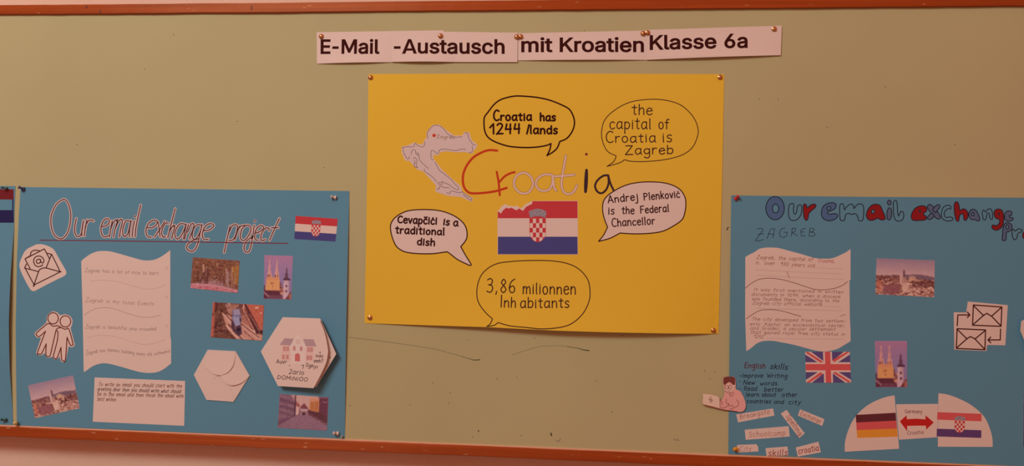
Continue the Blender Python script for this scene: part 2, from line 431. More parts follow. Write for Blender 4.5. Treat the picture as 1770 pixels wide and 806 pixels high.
ph = [[Z(*o0, s, [p])[0]] for p in num("400 309 680 291 767 285 598 519 573 545 787 540 1183 436 1633 262 1612 292 555 123 845 113 38 408 475 352 470 398 1230 100 1470 555 1115 300 300 405")]
ph += [[(1312, 171)], [(1345, 172)], [(1010, 53)], [(1258, 398)], [(1218, 641)], [(1430, 220)], [(1530, 150)], [(250, 120)], [(410, 210)], [(133, 250)], [(1650, 250)], [(560, 290)], [(300, 60)]]
for p_ in ph: ink('pin_hole', [p_], 1.5, flat, 0.05, HOLE, board)
ink('scuff', [Z(*o0, s, num("916 529 919 540"))], 2.0, flat, 0.05, HOLE, board)
ink('scuff', [Z(*o0, s, num("600 516 600 523"))], 1.1, flat, 0.05, HOLE, board)
ink('scuff', [smooth(Z(*o0, s, num("938 560 950 566 958 552")))], 1.4, flat, 0.05, SC, board)
ink('scuff', [Z(*o0, s, num("1452 556 1476 562"))], 1.2, flat, 0.05, SC, board)
ink('scuff', [[(1256, 397), (1259, 393)]], 1.6, flat, 0.05, HOLE, board)

# ------------------------------------------------------------------ pins
def lathe(name, prof, base, axis, material, parent, n=20):
    ax = Vector(axis).normalized(); t = ax.orthogonal().normalized(); b = ax.cross(t)
    V, Fc = [], []
    for (r, h) in prof:
        for j in range(n):
            a = 2 * math.pi * j / n
            V.append(Vector(base) + ax * (h * .001) + (t * math.cos(a) + b * math.sin(a)) * (max(r, 0.01) * .001))
    for i in range(len(prof) - 1):
        for j in range(n):
            k = (j + 1) % n; Fc.append([i * n + j, i * n + k, (i + 1) * n + k, (i + 1) * n + j])
    Fc.append(list(range(n))[::-1]); Fc.append([(len(prof) - 1) * n + j for j in range(n)])
    return build(name, V, Fc, material, parent, smooth=True)
STEEL = mat('steel', (0.6, 0.58, 0.55), 0.3, 0.5, 0.0, metal=1.0)
BRASS = mat('brass', (0.72, 0.43, 0.21), 0.28, 0.5, 0.0, metal=1.0)
def tack(u, v, h, label, dx=0.0, dy=0.0, grp='brass drawing pins'):
    r = root('drawing_pin', u, v, label, 'drawing pin', grp, h)
    ax = (dx, -1, -dy)
    lathe('head', [(0.6, 0.3), (4.1, 0.1), (4.4, 0.45), (4.1, 0.9), (3.1, 1.05), (2.75, 1.5), (2.6, 2.5), (2.1, 3.1), (0.5, 3.3)], r.location, ax, BRASS, r)
    lathe('point', [(0.1, -7), (0.45, -5.5), (0.45, 0.35)], r.location, ax, STEEL, r, 8)
def plastic(name, col, rough=0.25):
    return mat(name, col, rough, 0.5, 0.0, coat=0.3)
def pushpin(u, v, h, label, m, hx, hy, L=9.0, k=1.0, ball=False):
    """hx, hy: where the head stands relative to the foot, in millimetres"""
    r = root('push_pin', u, v, label, 'push pin', 'coloured push pins holding the blue posters', h)
    ln = math.sqrt(max(1.0, L * L - hx * hx - hy * hy)); ax = (hx, -ln, -hy)
    if ball:
        R = 4.0; c = 5.0
        lathe('head', [(R * math.sin(math.pi * i / 10), c - R * math.cos(math.pi * i / 10)) for i in range(11)], r.location, ax, m, r)
    else:
        lathe('head', [(0.5, 0.0), (2.2 * k, 0.0), (3.7 * k, 0.6), (3.9 * k, 1.3), (3.2 * k, 2.1), (1.9 * k, 2.9), (1.6 * k, L * .55), (1.8 * k, L * .75),
                       (2.7 * k, L * .83), (3.0 * k, L * .92), (2.7 * k, L), (0.5, L + .1)], r.location, ax, m, r)
    lathe('point', [(0.1, -8), (0.4, -6.5), (0.4, 1.2)], r.location, ax, STEEL, r, 8)

# ------------------------------------------------------------------ the title strips
BOLD = {
 '-': [453,[[94,264,357,264,357,168,94,168]]],
 '6': [453,[[242,529,360,529,161,241,112,241,132,279,151,302,178,321,211,332,235,334,260,333,283,329,305,322,326,312,344,300,361,285,375,268,397,229,404,206,408,182,409,157,403,107,396,84,372,43,357,25,340,10,320,-3,299,-13,276,-21,226,-27,177,-21,132,-3,112,11,95,26,67,65,57,87,49,111,43,162,48,203,53,225,71,269,101,322],[214,245,193,239,168,222,161,214,151,194,145,158,151,121,161,101,184,80,204,71,238,69,259,75,284,93,297,111,305,132,307,170,305,183,297,204,277,228,259,239,238,245]]],
 'A': [480,[[-12,-20,187,529,290,529,492,-20,381,-20,340,95,138,95,99,-20],[165,180,313,180,240,410]]],
 'E': [419,[[40,-20,40,529,392,529,392,432,145,432,145,306,375,306,375,209,145,209,145,77,395,77,395,-20]]],
 'K': [467,[[40,-20,40,529,145,529,145,300,355,529,485,529,270,300,490,-20,362,-20,205,225,145,165,145,-20]]],
 'M': [628,[[40,-20,40,529,165,529,314,180,463,529,588,529,588,-20,486,-20,486,330,350,20,278,20,142,330,142,-20]]],
 'a': [389,[[218,403,270,391,297,377,321,357,340,330,353,294,357,252,357,-20,257,-20,257,32,284,32,266,10,247,-5,223,-18,193,-26,160,-29,121,-25,86,-13,55,6,42,19,22,50,15,68,10,108,14,142,19,158,44,194,68,211,107,227,252,251,256,256,252,281,242,297,224,307,196,311,165,307,137,292,121,272,111,250,13,279,40,334,65,361,95,381,127,395,177,404],[285,171,251,159,159,145,134,137,118,126,112,112,112,98,121,80,137,71,170,65,197,68,218,76,241,95,253,120,256,139]]],
 'c': [396,[[222,404,252,400,279,392,305,380,338,355,364,322,376,296,387,263,289,238,274,278,258,295,236,306,208,310,179,306,157,294,140,276,127,251,122,237,116,187,122,139,133,112,148,90,168,75,179,70,208,66,243,73,267,90,281,110,291,141,388,117,378,83,358,45,329,14,306,-3,266,-20,223,-28,180,-27,129,-13,106,-1,85,15,67,33,51,53,38,76,27,101,20,128,14,187,20,247,27,274,38,300,51,323,67,344,85,362,106,377,129,389,154,398,180,403]]],
 'e': [404,[[222,404,256,398,289,386,304,378,333,355,357,326,376,289,383,268,390,220,391,149,55,149,55,241,404,241,291,166,287,234,274,272,260,290,242,303,219,309,191,309,168,303,157,297,133,272,122,249,116,210,117,159,123,128,128,115,143,94,161,79,184,69,222,66,260,78,276,92,284,105,294,129,391,105,371,53,350,25,337,13,307,-6,272,-20,253,-25,212,-28,183,-27,130,-13,106,-1,85,14,67,32,51,53,38,76,27,101,20,128,14,187,20,246,27,273,37,298,50,322,84,361,104,376,127,389,151,397,178,403]]],
 'h': [410,[[33,-20,33,529,134,529,134,267,73,267,94,320,107,343,122,363,140,378,160,390,181,398,204,403,248,403,268,400,305,386,321,376,336,363,359,330,373,289,377,241,377,-20,276,-20,275,253,266,281,249,299,225,308,189,307,170,300,155,289,144,273,136,253,134,226,134,-20]]],
 'i': [167,[[33,399,134,399,134,-20,33,-20],[96,543,107,540,128,527,142,507,146,483,142,460,136,449,128,440,107,427,84,423,60,427,40,440,32,449,22,471,22,495,26,507,40,527,49,534,72,543]]],
 'l': [189,[[33,529,134,529,135,80,137,73,162,73,185,78,204,-12,164,-21,116,-21,94,-16,75,-7,59,6,47,22,39,41,34,62]]],
 'm': [610,[[219,406,243,404,264,399,284,389,301,375,315,359,327,341,335,320,347,275,285,275,304,330,312,344,333,368,358,386,388,399,420,405,455,405,490,397,522,380,536,368,548,354,567,320,576,278,577,-20,476,-20,476,253,471,282,460,297,441,307,430,310,408,310,391,306,372,293,363,281,357,265,355,247,355,-20,254,-20,253,271,246,289,231,302,222,307,191,310,175,306,154,293,143,279,134,251,134,-20,33,-20,33,399,132,399,132,275,80,275,93,317,108,346,117,359,151,388,177,400]]],
 'n': [410,[[248,403,268,400,305,386,321,376,335,363,348,347,367,310,373,289,377,241,377,-20,276,-20,275,253,266,281,249,299,225,308,189,307,170,300,155,289,144,273,136,253,134,226,134,-20,33,-20,33,399,132,399,132,267,73,267,94,320,107,343,122,363,140,378,160,390,181,398,204,403]]],
 'o': [415,[[235,403,261,398,286,389,309,377,330,362,348,344,364,323,377,300,388,274,400,218,400,157,388,101,377,76,364,53,348,33,330,15,309,-1,286,-13,235,-27,180,-27,129,-13,106,-1,85,15,67,33,51,53,38,76,27,101,20,128,14,187,20,247,27,274,38,300,51,323,67,344,85,362,106,377,129,389,154,398,180,403],[192,309,179,306,157,294,140,276,127,251,122,237,116,187,122,139,133,112,148,90,168,75,179,70,207,66,236,70,248,75,267,90,276,100,293,139,299,171,299,205,293,236,283,264,267,286,248,301,223,309]]],
 'r': [259,[[263,403,263,298,212,306,177,301,154,287,143,273,136,257,134,236,134,-20,33,-20,33,399,132,399,132,341,103,341,114,359,127,373,141,384,175,400,194,404]]],
 's': [365,[[208,404,245,397,262,391,291,374,314,352,332,325,350,275,256,254,242,287,230,300,214,309,202,312,174,312,151,306,136,295,130,284,129,277,131,266,143,254,177,242,234,229,284,212,304,200,321,185,334,169,344,150,349,129,351,107,350,87,346,69,339,52,329,35,302,8,286,-3,268,-12,227,-24,182,-28,142,-25,105,-15,88,-8,59,12,36,39,20,72,11,110,107,130,122,90,135,77,144,72,167,66,198,66,223,73,240,85,245,91,248,103,246,113,235,125,207,136,118,158,95,168,75,180,58,194,44,211,34,230,29,251,27,274,28,293,32,311,39,328,61,357,74,370,107,389,145,401]]],
 't': [227,[[45,491,146,491,148,82,153,73,162,70,187,71,217,77,237,-12,194,-23,168,-24,142,-22,118,-17,97,-7,78,7,63,24,53,45,47,68,45,92],[-14,399,224,399,224,307,-14,307]]],
 'u': [410,[[33,399,134,399,135,126,144,99,161,81,172,75,200,70,231,76,247,85,266,106,273,127,276,153,276,399,377,399,377,-20,278,-20,278,112,337,112,316,59,302,35,287,16,269,0,249,-11,228,-19,206,-24,162,-24,142,-21,105,-7,74,17,62,32,51,50,43,69,37,91,33,139]]],
}

FILM = mat('laminate_rim', (0.47, 0.40, 0.31), 0.3, 0.5, 0.01)
def bold_text(s, a, b, cap, surf, layer, parent):
    """printed letters between a and b on the baseline; cap = capital height (frame units); each letter a part"""
    # total ink span
    x = 0; lay = []
    for c in s:
        if c == ' ': x += 150; continue
        adv, ls = BOLD[c]
        if c == '-': adv = 330; ls = [[k if i % 2 else k * 0.86 - 40 for i, k in enumerate(l)] for l in ls]
        lay.append((x, ls)); x += adv
    xmin = lay[0][0] + min(lay[0][1][0][0::2]); xmax = lay[-1][0] + max(lay[-1][1][0][0::2])
    e = ((b[0] - a[0]) / (xmax - xmin), (b[1] - a[1]) / (xmax - xmin)); k = cap / 549.0
    for (x0, ls) in lay:
        loops = []
        for l in ls:
            pts = [(a[0] + e[0] * (x0 + l[i] - xmin), a[1] + e[1] * (x0 + l[i] - xmin) - (l[i + 1] + 20) * k) for i in range(0, len(l), 2)]
            loops.append(pts)
        if len(loops) == 2 and not inside(loops[1][0], loops[0]):      # dot and stem
            if inside(loops[0][0], loops[1]): loops = loops[::-1]
            else: loops = [[loops[0]], [loops[1]]]
        if isinstance(loops[0][0], list):                              # separate islands -> one letter mesh
            V, Fc = [], []
            for lp in loops:
                v2, tr = fill(lp, 6)
                k0 = len(V); V += [P(u, v, surf(u, v) + layer) for u, v in v2]
                for t in tr:
                    if area2([v2[i] for i in t]) > 0: t = t[::-1]
                    Fc.append([i + k0 for i in t])
            build('letter', V, Fc, PRINTK, parent)
        else:
            sheet('letter', loops, surf, layer, PRINTK, parent, thick=0.03, step=6)

def strip_surf(u0, v0, u1, v1, base, lift, phase=0.0, n=1.0):
    """u0,v0 top-left; u1,v1 bottom-right: lower edge curls away from the board between the pins"""
    def f(u, v):
        t = min(1, max(0, (v - v0) / (v1 - v0))); q = min(1, max(0, (u - u0) / (u1 - u0)))
        return base + lift * t * t * max(0.0, math.sin(math.pi * (q * n + phase))) ** 1.0 + 0.4 * t
    return f
def grow(q, d):
    c = (sum(p[0] for p in q) / len(q), sum(p[1] for p in q) / len(q))
    return [(p[0] + math.copysign(d, p[0] - c[0]), p[1] + math.copysign(d, p[1] - c[1])) for p in q]
def strip(label, q, surf, words, d=1.4):
    u = sum(p[0] for p in q) / 4; v = sum(p[1] for p in q) / 4
    r = root('title_strip', u, v, label, 'paper strip', 'laminated title strips above the yellow poster', surf(u, v))

    sheet('laminate_film', q, surf, 0.0, FILM, r, thick=0.12, step=7)
    sheet('paper', grow(q, -d), surf, 0.14, PAPER, r, thick=0.1, step=7)
    for (s_, a, b, cap) in words: bold_text(s_, a, b, cap, surf, 0.24, r)
    return r
strip('white title strip reading E-Mail, pinned at its top left corner', [(549, 57.3), (766, 54), (766, 104.5), (549.5, 109)],
      strip_surf(549, 55, 678, 107, 0.5, 3.2), [('E-Mail', (554.5, 93.8), (656.5, 93.8), 25.6)])
strip('white title strip reading -Austausch, overlapping the strip to its left', [(678.3, 56), (766, 56.6), (893.6, 58.4), (893.2, 106.5), (678.5, 106.2)],
      strip_surf(678, 56, 893, 106, 1.7, 3.6, 0, 2.0), [('-Austausch', (681.3, 93.8), (872.5, 93.8), 25.6)])
strip('white title strip reading mit Kroatien', [(896.5, 59), (1120, 54.3), (1121, 102.4), (896.8, 103.3)],
      strip_surf(896, 57, 1120, 103, 0.5, 3.0, 0, 1.0), [('mit', (901, 90.8), (955.3, 90.8), 25.6), ('Kroatien', (967.4, 90.8), (1113, 90.6), 25.8)])
strip('white title strip reading Klasse 6a, at the right end of the heading', [(1118.6, 53.6), (1349.5, 46.2), (1347.5, 94.6), (1118.8, 102.6)],
      strip_surf(1118, 50, 1349, 98, 1.7, 3.4, 0, 1.0), [('Klasse', (1122.8, 87.2), (1238.5, 85.0), 25.8), ('6a', (1251.3, 84.6), (1291.6, 83.8), 25.6)])
for (u, v, h, lb, dx, dy) in (
    (556, 63.5, 1.0, 'brass drawing pin above the capital E of E-Mail', .10, .05),
    (762, 63, 2.6, 'brass drawing pin above the letters st of Austausch', .12, .05),
    (893.3, 64.5, 2.4, 'brass drawing pin at the right end of the strip reading -Austausch', -.15, .0),
    (900.3, 64, 1.2, 'brass drawing pin at the left end of the strip reading mit Kroatien', .2, .0),
    (1111.5, 58.5, 1.2, 'brass drawing pin at the right end of the strip reading mit Kroatien', -.1, .0),
    (1119.3, 57.5, 2.4, 'brass drawing pin at the left end of the strip reading Klasse 6a', .2, .1),
    (1337.5, 51, 2.2, 'brass drawing pin at the far right end of the strip reading Klasse 6a', .1, .1)):
    tack(u, v, h, lb, dx, dy); 

# ------------------------------------------------------------------ shared builders for things glued on the posters
RED = mat('flag_red', rel(180, 42, 46), 0.6, 0.3, 0.03, 900); PRED = mat('faded_flag_red', rel(196, 70, 68), 0.6, 0.3, 0.03, 900); FBLUE = mat('flag_blue', rel(62, 52, 98), 0.6, 0.3, 0.03, 900)
REDM = mat('red_marker', (0.62, 0.055, 0.006), 0.5, 0.3, 0.03, 900); MAROON = mat('maroon_ink', (0.20, 0.022, 0.045), 0.5, 0.3, 0.0)
BROWNK = mat('brown_black_print', (0.075, 0.018, 0.015), 0.55, 0.3, 0.0)
PENCIL = mat('pencil', (0.43, 0.37, 0.37), 0.6, 0.3, 0.0); PENK = mat('dark_pen', (0.10, 0.055, 0.06), 0.5, 0.3, 0.0); PENB = mat('brown_pen', (0.20, 0.065, 0.055), 0.5, 0.3, 0.0)
FAINT = mat('faint_pencil', (0.58, 0.47, 0.46), 0.7, 0.2, 0.0)
GREYB = mat('crest_grey_blue', rel(90, 85, 105), 0.6, 0.3, 0.1, 2500, col2=rel(175, 130, 120), mix_scale=500)

def qmap(q):
    """unit square -> quadrilateral TL, TR, BR, BL"""
    def f(x, y):
        return tuple((q[0][i] * (1 - x) + q[1][i] * x) * (1 - y) + (q[3][i] * (1 - x) + q[2][i] * x) * y for i in (0, 1))
    return f
def rect(f, x0, y0, x1, y1): return [f(x0, y0), f(x1, y0), f(x1, y1), f(x0, y1)]
def crest(f, cx, top, w, h, surf, layer, parent, n=5, crown=True):
    """red and white chequered shield, w and h in units of the flag"""
    def shp(k=1.0):
        return [f(cx - w / 2 * k, top), f(cx + w / 2 * k, top), f(cx + w / 2 * k, top + h * .62), f(cx + w * .42 * k, top + h * .82), f(cx + w * .22 * k, top + h * .96),
                f(cx, top + h), f(cx - w * .22 * k, top + h * .96), f(cx - w * .42 * k, top + h * .82), f(cx - w / 2 * k, top + h * .62)]
    sh = sheet('shield', shp(), surf, layer, PAPER, parent, thick=0.02, step=6)
    for r in range(n):
        for c in range(n):
            if (r + c) % 2: continue
            x0 = cx - w / 2 + w * c / n; y0 = top + h * r / n
            x1, y1 = x0 + w / n, y0 + h / n
            if r == n - 1 and c in (0, n - 1): x0, x1 = (x0 + w / n * .55, x1) if c == 0 else (x0, x1 - w / n * .55); y1 = y0 + h / n * .35
            sheet('check', rect(f, x0, y0, x1, y1), surf, layer + .015, RED, sh, thick=0.01, step=30)
    ink('outline', [shp() + [shp()[0]]], 0.55, surf, layer + .03, RED, sh)
    if crown:
        cr = [f(cx - w * .56, top - h * .30), f(cx - w * .3, top - h * .37), f(cx - w * .05, top - h * .42), f(cx + w * .2, top - h * .40), f(cx + w * .52, top - h * .32), f(cx + w * .56, top - h * .22),
              f(cx + w * .48, top - h * .03), f(cx + w * .2, top - h * .09), f(cx - w * .2, top - h * .09), f(cx - w * .48, top - h * .03)]
        sheet('crown', cr, surf, layer, GREYB, parent, thick=0.02, step=30)
def hr_flag(name, q, surf, layer, parent, cr=(0.5, 0.27, 0.22, 0.5), label=None, backing=None):
    f = qmap(q)
    if backing is None: backing = sheet(name, q, surf, layer, PAPER, parent, step=5, label=label)
    sheet('red_stripe', rect(f, 0, 0, 1, .335), surf, layer + .03, RED, backing, thick=0.015, step=5)
    sheet('blue_stripe', rect(f, 0, .665, 1, 1), surf, layer + .03, FBLUE, backing, thick=0.015, step=5)
    crest(f, *cr, surf, layer + .06, backing)
    return backing

class Canvas:
    """a little painted picture, printed on paper"""
    def __init__(s, nx, ny, col, seed=1):
        s.nx, s.ny = nx, ny; s.a = np.zeros((ny + 1, nx + 1, 3)); s.a[:] = col
        s.Y, s.X = np.mgrid[0:ny + 1, 0:nx + 1].astype(float); s.X /= nx; s.Y /= ny
        s.r = np.random.default_rng(seed); s.rr = random.Random(seed)
    def poly(s, pts, col, k=1.0):
        if isinstance(pts, str): pts = num(pts)
        c = np.zeros(s.X.shape, bool)
        for i in range(len(pts)):
            x1, y1 = pts[i - 1]; x2, y2 = pts[i]
            if abs(y2 - y1) < 1e-9: continue
            c ^= ((y1 > s.Y) != (y2 > s.Y)) & (s.X < (x2 - x1) * (s.Y - y1) / (y2 - y1) + x1)
        s.a[c] = s.a[c] * (1 - k) + np.array(col) * k
    def box(s, x0, y0, x1, y1, col, k=1.0): s.poly([(x0, y0), (x1, y0), (x1, y1), (x0, y1)], col, k)
    def grad(s, y0, y1, c0, c1):
        t = np.clip((s.Y - y0) / (y1 - y0), 0, 1)[..., None]; k = (s.Y >= y0) & (s.Y <= y1)
        s.a[k] = (np.array(c0) * (1 - t) + np.array(c1) * t)[k]
    def line(s, x0, y0, x1, y1, w, col, k=1.0):
        dx, dy = x1 - x0, y1 - y0; L = math.hypot(dx, dy) or 1; nx, ny = -dy / L * w / 2, dx / L * w / 2
        s.poly([(x0 + nx, y0 + ny), (x1 + nx, y1 + ny), (x1 - nx, y1 - ny), (x0 - nx, y0 - ny)], col, k)
    def blobs(s, n, x0, y0, x1, y1, w, h, cols, k=0.8):
        for _ in range(n):
            x, y = s.rr.uniform(x0, x1), s.rr.uniform(y0, y1); a, b = w * s.rr.uniform(.4, 1.3) / 2, h * s.rr.uniform(.4, 1.3) / 2
            s.poly([(x - a, y - b * .6), (x, y - b), (x + a, y - b * .5), (x + a * .9, y + b), (x - a * .8, y + b * .8)], s.rr.choice(cols), k)
    def noise(s, amp): s.a += s.r.normal(0, amp, s.a.shape[:2] + (1,)) + s.r.normal(0, amp * .35, s.a.shape)
    def put(s, name, q, surf, layer, parent, label=None):
        a = np.pad(s.a, ((1, 1), (1, 1), (0, 0)), mode='edge')          # a soft printer's blur
        s.a = 0.5 * a[1:-1, 1:-1] + 0.125 * (a[:-2, 1:-1] + a[2:, 1:-1] + a[1:-1, :-2] + a[1:-1, 2:])
        base = sheet(name, q, surf, layer, PAPER, parent, step=6, label=label)
        f = qmap(q); V = []; nx, ny = s.nx, s.ny
        for j in range(ny + 1):
            for i in range(nx + 1):
                u, v = f(i / nx, j / ny); V.append(P(u, v, surf(u, v) + layer + .04))
        Fc = [[j * (nx + 1) + i, (j + 1) * (nx + 1) + i, (j + 1) * (nx + 1) + i + 1, j * (nx + 1) + i + 1] for j in range(ny) for i in range(nx)]
        o = build('printed_picture', V, Fc, print_mat(), base)
        at = o.data.color_attributes.new('ink', 'FLOAT_COLOR', 'POINT')
        a = np.clip(s.a, 0, 255) / 255; L = np.where(a <= .04045, a / 12.92, ((a + .055) / 1.055) ** 2.4)
        L = L / np.array(_seen) * np.array(WHITE); L = np.clip(L, 0, .85)
        col = np.ones((L.shape[0] * L.shape[1], 4), np.float32); col[:, :3] = L.reshape(-1, 3)
        at.data.foreach_set('color', col.ravel())
        return base

# ------------------------------------------------------------------ pictures printed on the posters
def pic_city(seed, nx=80, ny=58):
    c = Canvas(nx, ny, (170, 122, 124), seed)
    c.grad(0, .5, (146, 108, 122), (196, 140, 134))
    c.poly("0 .50 .12 .47 .25 .45 .4 .44 .55 .42 .7 .40 .85 .42 1 .46 1 .62 0 .62", (120, 82, 92))
    c.poly("0 .52 .15 .49 .35 .47 .5 .5 1 .54 1 1 0 1", (132, 76, 70))
    c.blobs(90, 0, .47, .4, .55, .04, .03, [(96, 44, 44), (120, 60, 58), (150, 90, 80)]); c.blobs(60, .5, .44, 1, .56, .04, .02, [(110, 78, 90), (132, 96, 100), (88, 54, 62)])
    c.blobs(260, 0, .55, 1, .72, .045, .03, [(96, 42, 42), (176, 108, 90), (84, 34, 38), (196, 136, 114), (128, 64, 58), (206, 150, 128)])
    c.blobs(230, 0, .66, 1, 1, .055, .045, [(204, 146, 124), (130, 66, 60), (98, 42, 44), (216, 162, 138), (172, 104, 88)])
    c.poly(".12 .72 .4 .68 .42 .94 .14 .98", (138, 74, 78), .9); c.blobs(40, .12, .74, .4, .94, .02, .05, [(120, 60, 66), (156, 90, 90)], .6)
    c.poly(".02 .62 .09 .6 .11 .9 .04 .92", (196, 100, 74), .6)
    c.poly(".44 .64 .57 .62 .58 .9 .46 .92", (214, 158, 138), .8); c.blobs(110, .56, .76, 1, 1, .04, .04, [(222, 170, 148), (180, 112, 96), (150, 84, 76), (206, 148, 126)])
    c.poly(".56 .48 .62 .44 .68 .48 .72 .60 .58 .62", (198, 136, 112), .85); c.blobs(14, .56, .5, .72, .6, .03, .03, [(160, 96, 80), (214, 156, 132)])
    c.poly(".405 .66 .400 .38 .412 .18 .424 .38 .44 .46 .462 .38 .474 .66", (196, 140, 132), 1); c.line(.415, .12, .415, .4, .014, (176, 124, 124), 1); c.line(.456, .12, .46, .4, .014, (176, 124, 124), 1)
    c.poly(".458 .52 .458 .32 .475 .28 .498 .34 .498 .50", (104, 62, 68), .9); c.poly(".45 .50 .51 .50 .52 .66 .44 .66", (176, 116, 106), .9)
    c.blobs(60, .6, .58, 1, .72, .06, .02, [(84, 34, 38), (104, 50, 48)]); c.noise(3.3); return c
def pic_cathedral(seed, nx=56, ny=84):
    c = Canvas(nx, ny, (160, 118, 140), seed)
    c.grad(0, .62, (164, 104, 128), (134, 104, 138)); c.grad(.62, 1, (134, 104, 138), (140, 96, 116))
    for x in (.19, .45):
        c.poly([(x - .006, .07), (x + .006, .07), (x + .045, .36), (x + .08, .42), (x + .085, .56), (x - .085, .56), (x - .075, .42), (x - .045, .36)], (206, 134, 120))
        c.poly([(x, .10), (x + .035, .36), (x + .07, .56), (x, .56)], (184, 112, 110), .7)
    c.poly(".06 .82 .08 .58 .11 .48 .28 .48 .30 .53 .325 .48 .35 .53 .37 .48 .53 .48 .56 .58 .57 .82", (216, 132, 84))
    c.box(.08, .52, .55, .56, (198, 116, 88), .7)
    for x in (.15, .22, .40, .48): c.box(x - .012, .44, x + .012, .51, (104, 50, 58))
    for x in (.27, .33): c.box(x - .022, .61, x + .018, .665, (150, 80, 60))
    c.box(.29, .70, .33, .75, (160, 86, 62)); c.blobs(70, .08, .57, .56, .81, .02, .03, [(196, 112, 66), (232, 158, 104), (206, 128, 80)], .5)
    c.poly(".57 .60 .60 .60 .64 .70 .70 .76 .70 .86 .56 .86", (126, 66, 66)); c.blobs(20, .57, .68, .7, .84, .04, .03, [(196, 122, 96), (110, 54, 56)])
    c.poly(".795 .26 .805 .26 .83 .34 .82 .37 .86 .44 .85 .47 .90 .54 .70 .54 .75 .47 .74 .44 .78 .37 .77 .34", (100, 58, 74)); c.box(.69, .52, .93, .56, (84, 44, 60))
    c.box(.70, .56, .90, 1, (196, 144, 148)); c.box(.84, .56, .90, 1, (170, 118, 128), .7); c.blobs(8, .72, .58, .88, .64, .03, .02, [(160, 104, 112)], .6)
    for y in (.68, .80): c.poly([(.77, y), (.80, y - .02), (.83, y), (.83, y + .03), (.80, y + .045), (.77, y + .03)], (84, 40, 50))
    c.poly("0 .81 .54 .80 .66 .92 .68 1 0 1", (92, 38, 50)); c.poly(".57 .86 .68 .82 .70 .90 .62 .90", (206, 128, 100), .9)
    for i in range(14): c.box(.17 + i * .036, .91, .185 + i * .036, 1, (150, 98, 116), .6)
    c.poly("0 .82 .08 .86 .2 .94 .18 .97 0 .88", (168, 110, 120), .7); c.poly(".90 .88 1 .80 1 1 .76 1", (110, 50, 50)); c.poly(".9 .90 1 .84 1 1 .92 1", (180, 104, 84), .7); c.poly("0 .68 .04 .70 .05 .82 0 .82", (96, 50, 60))
    c.noise(2.8); return c
def pic_forest(seed, nx=84, ny=60):
    c = Canvas(nx, ny, (124, 70, 54), seed)
    c.blobs(900, 0, 0, 1, .85, .04, .045, [(98, 46, 36), (140, 78, 56), (84, 36, 32), (162, 100, 76), (118, 74, 48), (148, 70, 48), (104, 56, 40)], .7)
    c.poly(".84 .2 1 .15 1 .75 .87 .7", (176, 112, 44), .45); c.blobs(60, .82, .2, 1, .7, .03, .05, [(150, 84, 40), (196, 128, 54), (120, 62, 40)], .6)
    c.poly("0 .84 .15 .80 .3 .78 .42 .70 .56 .70 .75 .84 1 .9 1 1 0 1", (154, 100, 100)); c.blobs(90, .2, .62, .8, .8, .03, .05, [(120, 68, 66), (160, 106, 106), (96, 46, 46)], .6)
    for k in range(26):
        x = c.rr.choice([c.rr.uniform(.05, .42), c.rr.uniform(.6, .97)]); w_ = c.rr.uniform(.008, .02); c.line(x, c.rr.uniform(.25, .5), x + c.rr.uniform(-.02, .02), c.rr.uniform(.68, .86), w_, c.rr.choice([(88, 38, 36), (170, 114, 100), (72, 30, 30)]), .7)
    for (x0, y0, x1, y1, w, k) in ((.23, .2, .255, .45, .035, (184, 132, 112)), (.25, .46, .19, .82, .028, (84, 42, 44)), (.37, .42, .345, .8, .02, (96, 46, 46)), (.76, .36, .79, .88, .05, (160, 106, 104)),
                                (.86, .2, .84, .5, .018, (184, 130, 104)), (.72, .28, .74, .42, .03, (184, 134, 122)), (.53, .12, .52, .24, .02, (186, 130, 104)), (.70, .6, .69, .80, .02, (84, 36, 38))):
        c.line(x0, y0, x1, y1, w, k, .85)
    c.blobs(14, .48, .56, .56, .7, .02, .03, [(214, 160, 150), (84, 40, 40)])
    c.poly("0 .86 .15 .83 .35 .84 .7 .86 1 .94 1 1 0 1", (190, 104, 108), .9); c.blobs(120, 0, .9, 1, 1, .06, .025, [(150, 60, 68), (212, 134, 134), (170, 84, 90)], .7); c.line(.02, .87, .45, .83, .02, (208, 134, 134)); c.line(.45, .83, .98, .93, .02, (204, 128, 130))
    c.noise(4.4); return c
